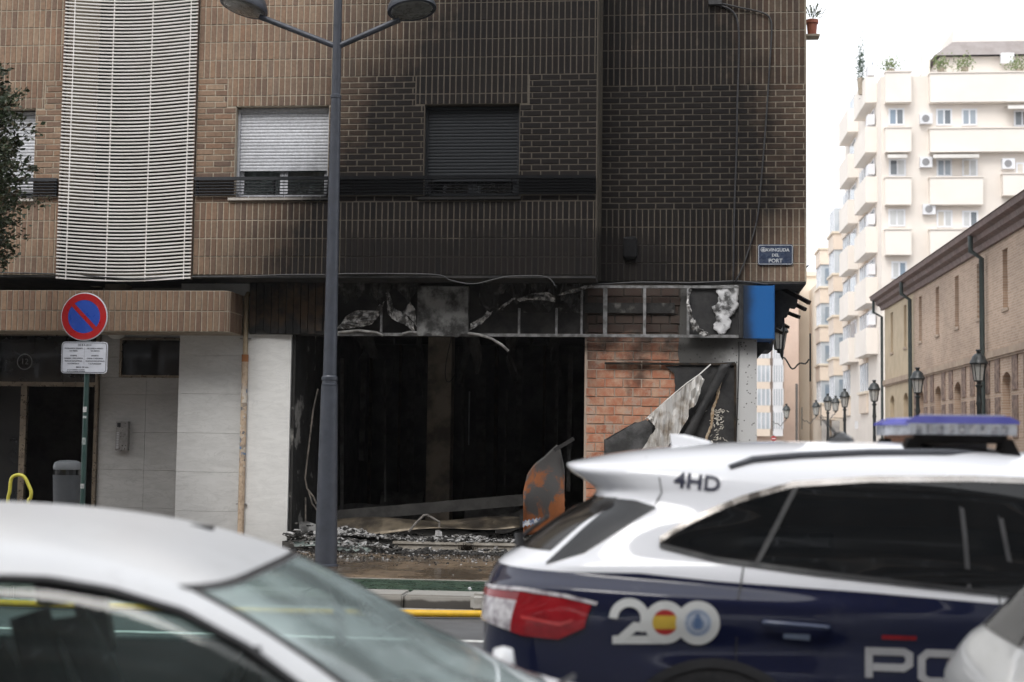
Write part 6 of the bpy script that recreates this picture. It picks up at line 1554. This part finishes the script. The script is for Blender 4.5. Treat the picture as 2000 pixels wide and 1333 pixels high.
q = MB(); q.prism([p+Vector((0, 0, 1.8125)) for p in bar_plan(.05)], (0, 0, .006)); fixn(q.build('pale_top', mat('pale_lavender_lens', (.55, .56, .72), (.46, .47, .64), 6, .2), LBR, local=True))
for k in range(9):
    x = x0+.03+k*.047; MB().box(x, x+.026, -.506, -.4995, 1.734, 1.772).build('lamp_module', mat('led_module', (.14, .15, .17), (.5, .5, .52), 30, .2) if 'led' not in M else M['led'], LBR, local=True)
for sg in (-1, 1):
    for xa_, xb_ in ((x0-.01, x0+.07), (x0+.40, x0+.48)):
        q = MB(); y = sg*.40; q.prism([Vector((xa_+.02, y-.06, 1.712)), Vector((xb_-.02, y-.06, 1.712)), Vector((xb_+(.03 if xa_ > x0+.2 else 0), y-.06, 1.61)), Vector((xa_-(.03 if xa_ < x0+.2 else 0), y-.06, 1.61))], (0, .12, 0)); fixn(q.build('mount_foot', M['gloss_black'], LBR, local=True))
MB().box(x0+.03, x0+.44, -.45, .45, 1.690, 1.7275).build('base_tray', M['gloss_black'], LBR, local=True); MB().box(x0+.12, x0+.36, -.40, .40, 1.63, 1.689).build('plinth', mat('grey_plinth', (.10, .10, .11), None, 5, .5), LBR, local=True)
# wheel arch and wheels
axx = (1392-955)/450.0
mb = MB(); n = 28
mb.grid(lambda u, v: (lambda a, r: (lambda x, z: Vector((x, -kuga.S(x, z)-.005, z)))(axx+r*math.cos(a), .335+r*math.sin(a)))(math.pi*u, .02+.385*v), n, 6); mb.build('wheel_well', M['rubber'], PC.root, local=True)
mb = MB(); mb.grid(lambda u, v: (lambda a, r: (lambda x, z: Vector((x, -kuga.S(x, z)-.012, z)))(axx+r*math.cos(a), .335+r*math.sin(a)))(math.pi*u, .385+.04*v), n, 2); mb.build('arch_lip', M['trim'], PC.root, smooth=True, local=True)
PC.wheel(axx, .93); PC.wheel(axx+2.71, .93)
# dark bumper cladding below and rear wiper
mb = MB(); mb.grid(lambda u, v: kuga.q(-.9+u*1.9, .22+v*.28, .006), 40, 6); mb.build('bumper_cladding', M['trim'], PC.root, smooth=True, local=True)
q = MB(); q.tube([kuga.q(.45, 1.19, .03), kuga.q(.25, 1.23, .03), kuga.q(-.1, 1.26, .03)], .010, 6); q.tube([kuga.q(.52, 1.17, .0), kuga.q(.50, 1.19, .05)], .022, 8); q.build('rear_wiper', M['trim'], PC.root, local=True)

# ---- silver hatchback in the foreground
def orient(o, d):
    s_ = sum(((p.normal.dot(Vector(d))) for p in o.data.polygons), 0.0)
    if s_ < 0: o.data.flip_normals()
    return o
sil = Body([(.22, -3.0, 1.0, .78, 5), (.35, -3.1, 1.1, .84, 5), (.6, -3.12, 1.12, .86, 5), (.74, -3.08, 1.0, .86, 5), (.80, -3.05, .55, .86, 5), (.84, -3.02, .12, .855, 6), (.87, -3.01, -.14, .85, 7), (.90, -3.0, -.29, .845, 8), (.95, -2.98, -.42, .832, 8), (1.0, -2.96, -.52, .815, 8), (1.06, -2.93, -.655, .79, 8), (1.145, -2.88, -.80, .754, 8), (1.2, -2.85, -.90, .728, 8),
            (1.30, -2.78, -1.10, .672, 7), (1.355, -2.72, -1.24, .628, 5.5), (1.40, -2.6, -1.40, .56, 4.5), (1.435, -2.45, -1.58, .45, 3.6), (1.458, -2.3, -1.78, .29, 3), (1.466, -2.2, -1.95, .12, 3)])
SV = Car('silver_car', 'silver hatchback in the near lane, its roof and windscreen blurred in front', sil, 0.02, -14.86, math.radians(5))
ztx = [-2.75, -2.5, -1.6, -1.5, -1.35, -1.18, -1.02, -.87, -.74]; ztz = [1.10, 1.29, 1.325, 1.322, 1.30, 1.255, 1.18, 1.085, .99]
def zt_at(x): return float(np.interp(x, ztx, ztz))
def keep(x, y, z):
    if not (.90 < z < 1.335): return True
    W = sil.at(z)[2]; v = abs(y)/W; xr, xf = sil.at(z)[:2]
    if z > .985 and v > .80 and -2.7 < x < -.74 and z < zt_at(x): return False
    if x > -1.3 and v < .90 and z < 1.30 and z > .91: return False
    if x < -2.6 and v < .8 and 1.02 < z < 1.30: return False
    return True
zs = list(np.linspace(.22, .83, 26))+list(np.linspace(.84, 1.466, 90))
silver = paint('silver_metallic', (.74, .745, .755), .08, .4, .45, .2)
sil.mesh(zs, keep).build('body', silver, SV.root, smooth=True, local=True)
gside = car_glass('green_tinted_side_glass', (.66, .80, .77), .05); gws = car_glass('windscreen_glass', (.84, .95, .93), .48, 1.5)
for sg in (-1, 1):
    q = MB(); q.grid(lambda u, v: (lambda x: (lambda z: Vector((x, sg*(sil.S(x, z)-.012), z)))(.975+(zt_at(x)+.012-.975)*v))(-2.66+u*1.90), 70, 10); orient(q.build('side_window', gside, SV.root, smooth=True, local=True), (0, sg, 0))
    MB().tube([Vector((x, sg*(sil.S(x, zt_at(x))+.002), zt_at(x)-.004)) for x in np.linspace(-2.6, -.76, 70)], .013, 8).build('window_seal', M['trim'], SV.root, smooth=True, local=True)
    q = MB(); q.bar((-1.78, sg*.70, .95), (-1.86, sg*.655, 1.36), .10, .05, (0, 1, 0)); q.build('door_pillar', M['trim'], SV.root, local=True)
    q = MB(); q.bar((-1.0, sg*.74, .98), (-1.01, sg*.70, 1.18), .035, .03, (0, 1, 0)); q.build('quarter_pillar', M['trim'], SV.root, local=True)
q = MB(); q.grid(lambda u, v: sil.rear(-.92+1.84*u, .90+.41*v, True)-Vector((.012, 0, 0)), 40, 16); orient(q.build('windscreen', gws, SV.root, smooth=True, local=True), (1, 0, 1))
q = MB(); q.grid(lambda u, v: sil.rear(-.92+1.84*u, 1.297+.010*v, True)-Vector((.002, 0, -.002)), 40, 2); q.build('windscreen_band', M['trim'], SV.root, smooth=True, local=True)
for sg in (-1, 1):
    MB().tube([sil.rear(sg*.905, z, True) for z in np.linspace(.91, 1.30, 20)], .008, 6).build('windscreen_seal', M['trim'], SV.root, local=True)
# interior
seatm = mat('dark_seat_cloth', (.035, .036, .04), (.025, .025, .028), 9, .9)
def seat(x, y, m=seatm):
    q = MB(); q.grid(lambda u, v: Vector((x-.18*v+.06*math.sin(math.pi*v)+(.02 if u in (0, 1) else .07*math.sin(math.pi*u)), y+(u-.5)*.46*(1-.25*v), .50+.62*v)), 10, 8)
    q.grid(lambda u, v: Vector((x-.10-.18*v, y+(u-.5)*.46*(1-.25*v), .50+.62*v)), 4, 4); q.box(x-.02, x+.48, y-.24, y+.24, .35, .52)
    q.lathe([(.0, -.10), (.10, -.09), (.13, 0), (.11, .09), (0, .10)], 12, Matrix.Translation((x-.20, y, 1.24)) @ Matrix.Diagonal((.5, 1, 1, 1)))
    q.build('seat', m, SV.root, smooth=True, local=True)
seat(-1.62, -.36); seat(-1.62, .36)
MB().box(-2.75, -2.35, -.6, .6, .35, 1.02).build('rear_bench', seatm, SV.root, local=True)
q = MB(); q.grid(lambda u, v: Vector((-1.0+.68*v, -.70+1.4*u, .84+.05*math.sin(math.pi*v)+.015*math.sin(u*9))), 20, 10); q.box(-1.08, -.99, -.7, .7, .55, .87); q.build('dashboard', mat('dashboard', (.05, .055, .06), (.035, .038, .042), 5, .6), SV.root, smooth=True, local=True)
MB().box(-2.9, .9, -.72, .72, .25, .38).build('cabin_floor', M['rubber'], SV.root, local=True)
q = MB(); q.grid(lambda u, v: Vector((-2.6+1.35*u, -.5+1.0*v, 1.40-.04*(2*v-1)**2-.08*u*u)), 10, 8); q.build('headliner', mat('headliner', (.30, .30, .29), None, 3, .9), SV.root, smooth=True, local=True)
T = Matrix.Translation((-1.16, -.36, .96)) @ Matrix.Rotation(math.radians(-65), 4, 'Y')
q = MB(); q.tube([T @ Vector((.18*math.cos(a), .18*math.sin(a), 0)) for a in np.linspace(0, 6.2832, 30)], .014, 8); q.build('steering_wheel', M['rubber'], SV.root, smooth=True, local=True)
# inner mirror, stickers, roof aerial, far mirror, wipers
MB().box(-1.26, -1.23, -.11, .11, 1.2, 1.27).build('rear_view_mirror', M['trim'], SV.root, local=True)
for (v, z, c) in ((-.74, 1.265, (.5, .09, .05)), (-.62, 1.235, (.50, .52, .06))):
    q = MB(); q.grid(lambda a, b: sil.rear(v+.07*a, z+.028*b, True)-Vector((.02, 0, 0)), 3, 2); q.build('inspection_sticker', mat('sticker_print', c, tuple(k*.7 for k in c), 20, .5), SV.root, local=True)
a_ = sil.rear(.30, 1.372, True)
pa_ = SV.Mi @ P(466, 1072, -14.45)
q = MB(); q.bar(Vector((-1.44, .28, 1.392)), Vector((-1.33, .27, 1.385)), .035, .018); q.build('roof_aerial', M['trim'], SV.root, local=True)
for sg in (-1, 1):
    q = MB(); q.lathe([(.0, -.09), (.05, -.075), (.07, 0), (.055, .075), (0, .09)], 12, Matrix.Translation((-.47, sg*.91, .90)) @ Matrix.Diagonal((.6, 1.0, .7, 1))); q.bar((-.48, sg*.83, .88), (-.47, sg*.87, .89), .05, .03)
    q.build('wing_mirror', silver, SV.root, smooth=True, local=True)
q = MB(); q.tube([(-.24, .55, .925), (-.33, .1, .95), (-.36, -.2, .96)], .009, 6); q.build('wiper', M['trim'], SV.root, local=True)
SV.wheel(.35, .84, .30); SV.wheel(-2.3, .84, .30)

# ---- white car entering at the right edge
wb = Body([(.22, .08, 4.2, .80, 5), (.4, .02, 4.28, .86, 5), (.7, .0, 4.3, .88, 5), (.86, .01, 4.25, .88, 5), (.94, .045, 4.0, .872, 4.6), (1.0, .09, 3.7, .86, 4.4), (1.04, .14, 3.5, .845, 4.2), (1.18, .27, 3.2, .79, 4.2), (1.40, .46, 2.9, .70, 4.2), (1.47, .46, 2.8, .67, 4), (1.50, .45, 2.7, .64, 4), (1.53, .55, 2.55, .58, 4), (1.56, .75, 2.35, .48, 3.5), (1.585, 1.0, 2.0, .3, 3), (1.592, 1.3, 1.7, .12, 3)])
WX = .985
WC = Car('white_car', 'off-white car at the lower corner of the frame, only its rear quarter in view', wb, WX, -14.05)
wb.mesh(list(np.linspace(.22, 1.0, 30))+list(np.linspace(1.01, 1.592, 60))).build('body', paint('white_pearl_paint', (.50, .50, .49)), WC.root, smooth=True, local=True)
mb = MB(); mb.grid(lambda u, v: wb.q(-.85+u*1.70, 1.035+v*.37, .004), 40, 12); mb.build('rear_window', M['tint'], WC.root, smooth=True, local=True)
mb = MB(); mb.grid(lambda u, v: wb.q(.885+u*.55, (1.04+.02*u)+v*(.35-.02*u), .005), 24, 10); mb.build('side_window', M['tint'], WC.root, smooth=True, local=True)
q = MB(); q.tube([wb.q(.86, 1.10+.01*k, .012) if False else wb.q(.868, 1.03+.02*k, .010) for k in range(19)], .012, 8); q.build('pillar_strip', mat('bright_strip', (.45, .48, .50), None, 5, .25, .5), WC.root, smooth=True, local=True)
q = MB(); q.tube([wb.q(.62, 1.115, .03), wb.q(.75, 1.095, .035), wb.q(.95, 1.065, .03)], [.02, .017, .012], 8); q.build('rear_wiper', M['trim'], WC.root, smooth=True, local=True)
tlw = MB(); tlw.grid(lambda u, v: wb.q(.62+u*.5, .80+v*.16, .006), 20, 6); tlw.build('tail_light', redl, WC.root, smooth=True, local=True)
mb = MB(); mb.grid(lambda u, v: wb.q(-.9+u*1.9, .24+v*.22, .006), 40, 5); mb.build('bumper', M['trim'], WC.root, smooth=True, local=True)
WC.wheel(.8, .88, .31); WC.wheel(3.4, .88, .31)

# ------------------------------------------------------------------ thin volume added for lens veil and lifted blacks
hz = MB().box(-310, 310, -130, 410, -1.2, 26.5).build('veil_volume', bpy.data.materials.new('lens_veil'))
hz['kind'] = 'stuff'; hm = hz.data.materials[0]; hm.use_nodes = True; hnt = hm.node_tree; hnt.nodes.clear()
ho = hnt.nodes.new('ShaderNodeOutputMaterial'); hv = hnt.nodes.new('ShaderNodeVolumePrincipled')
hv.inputs['Color'].default_value = (.95, .95, .96, 1); hv.inputs['Density'].default_value = 0.0003; hv.inputs['Anisotropy'].default_value = 0.3
hnt.links.new(hv.outputs[0], ho.inputs['Volume'])
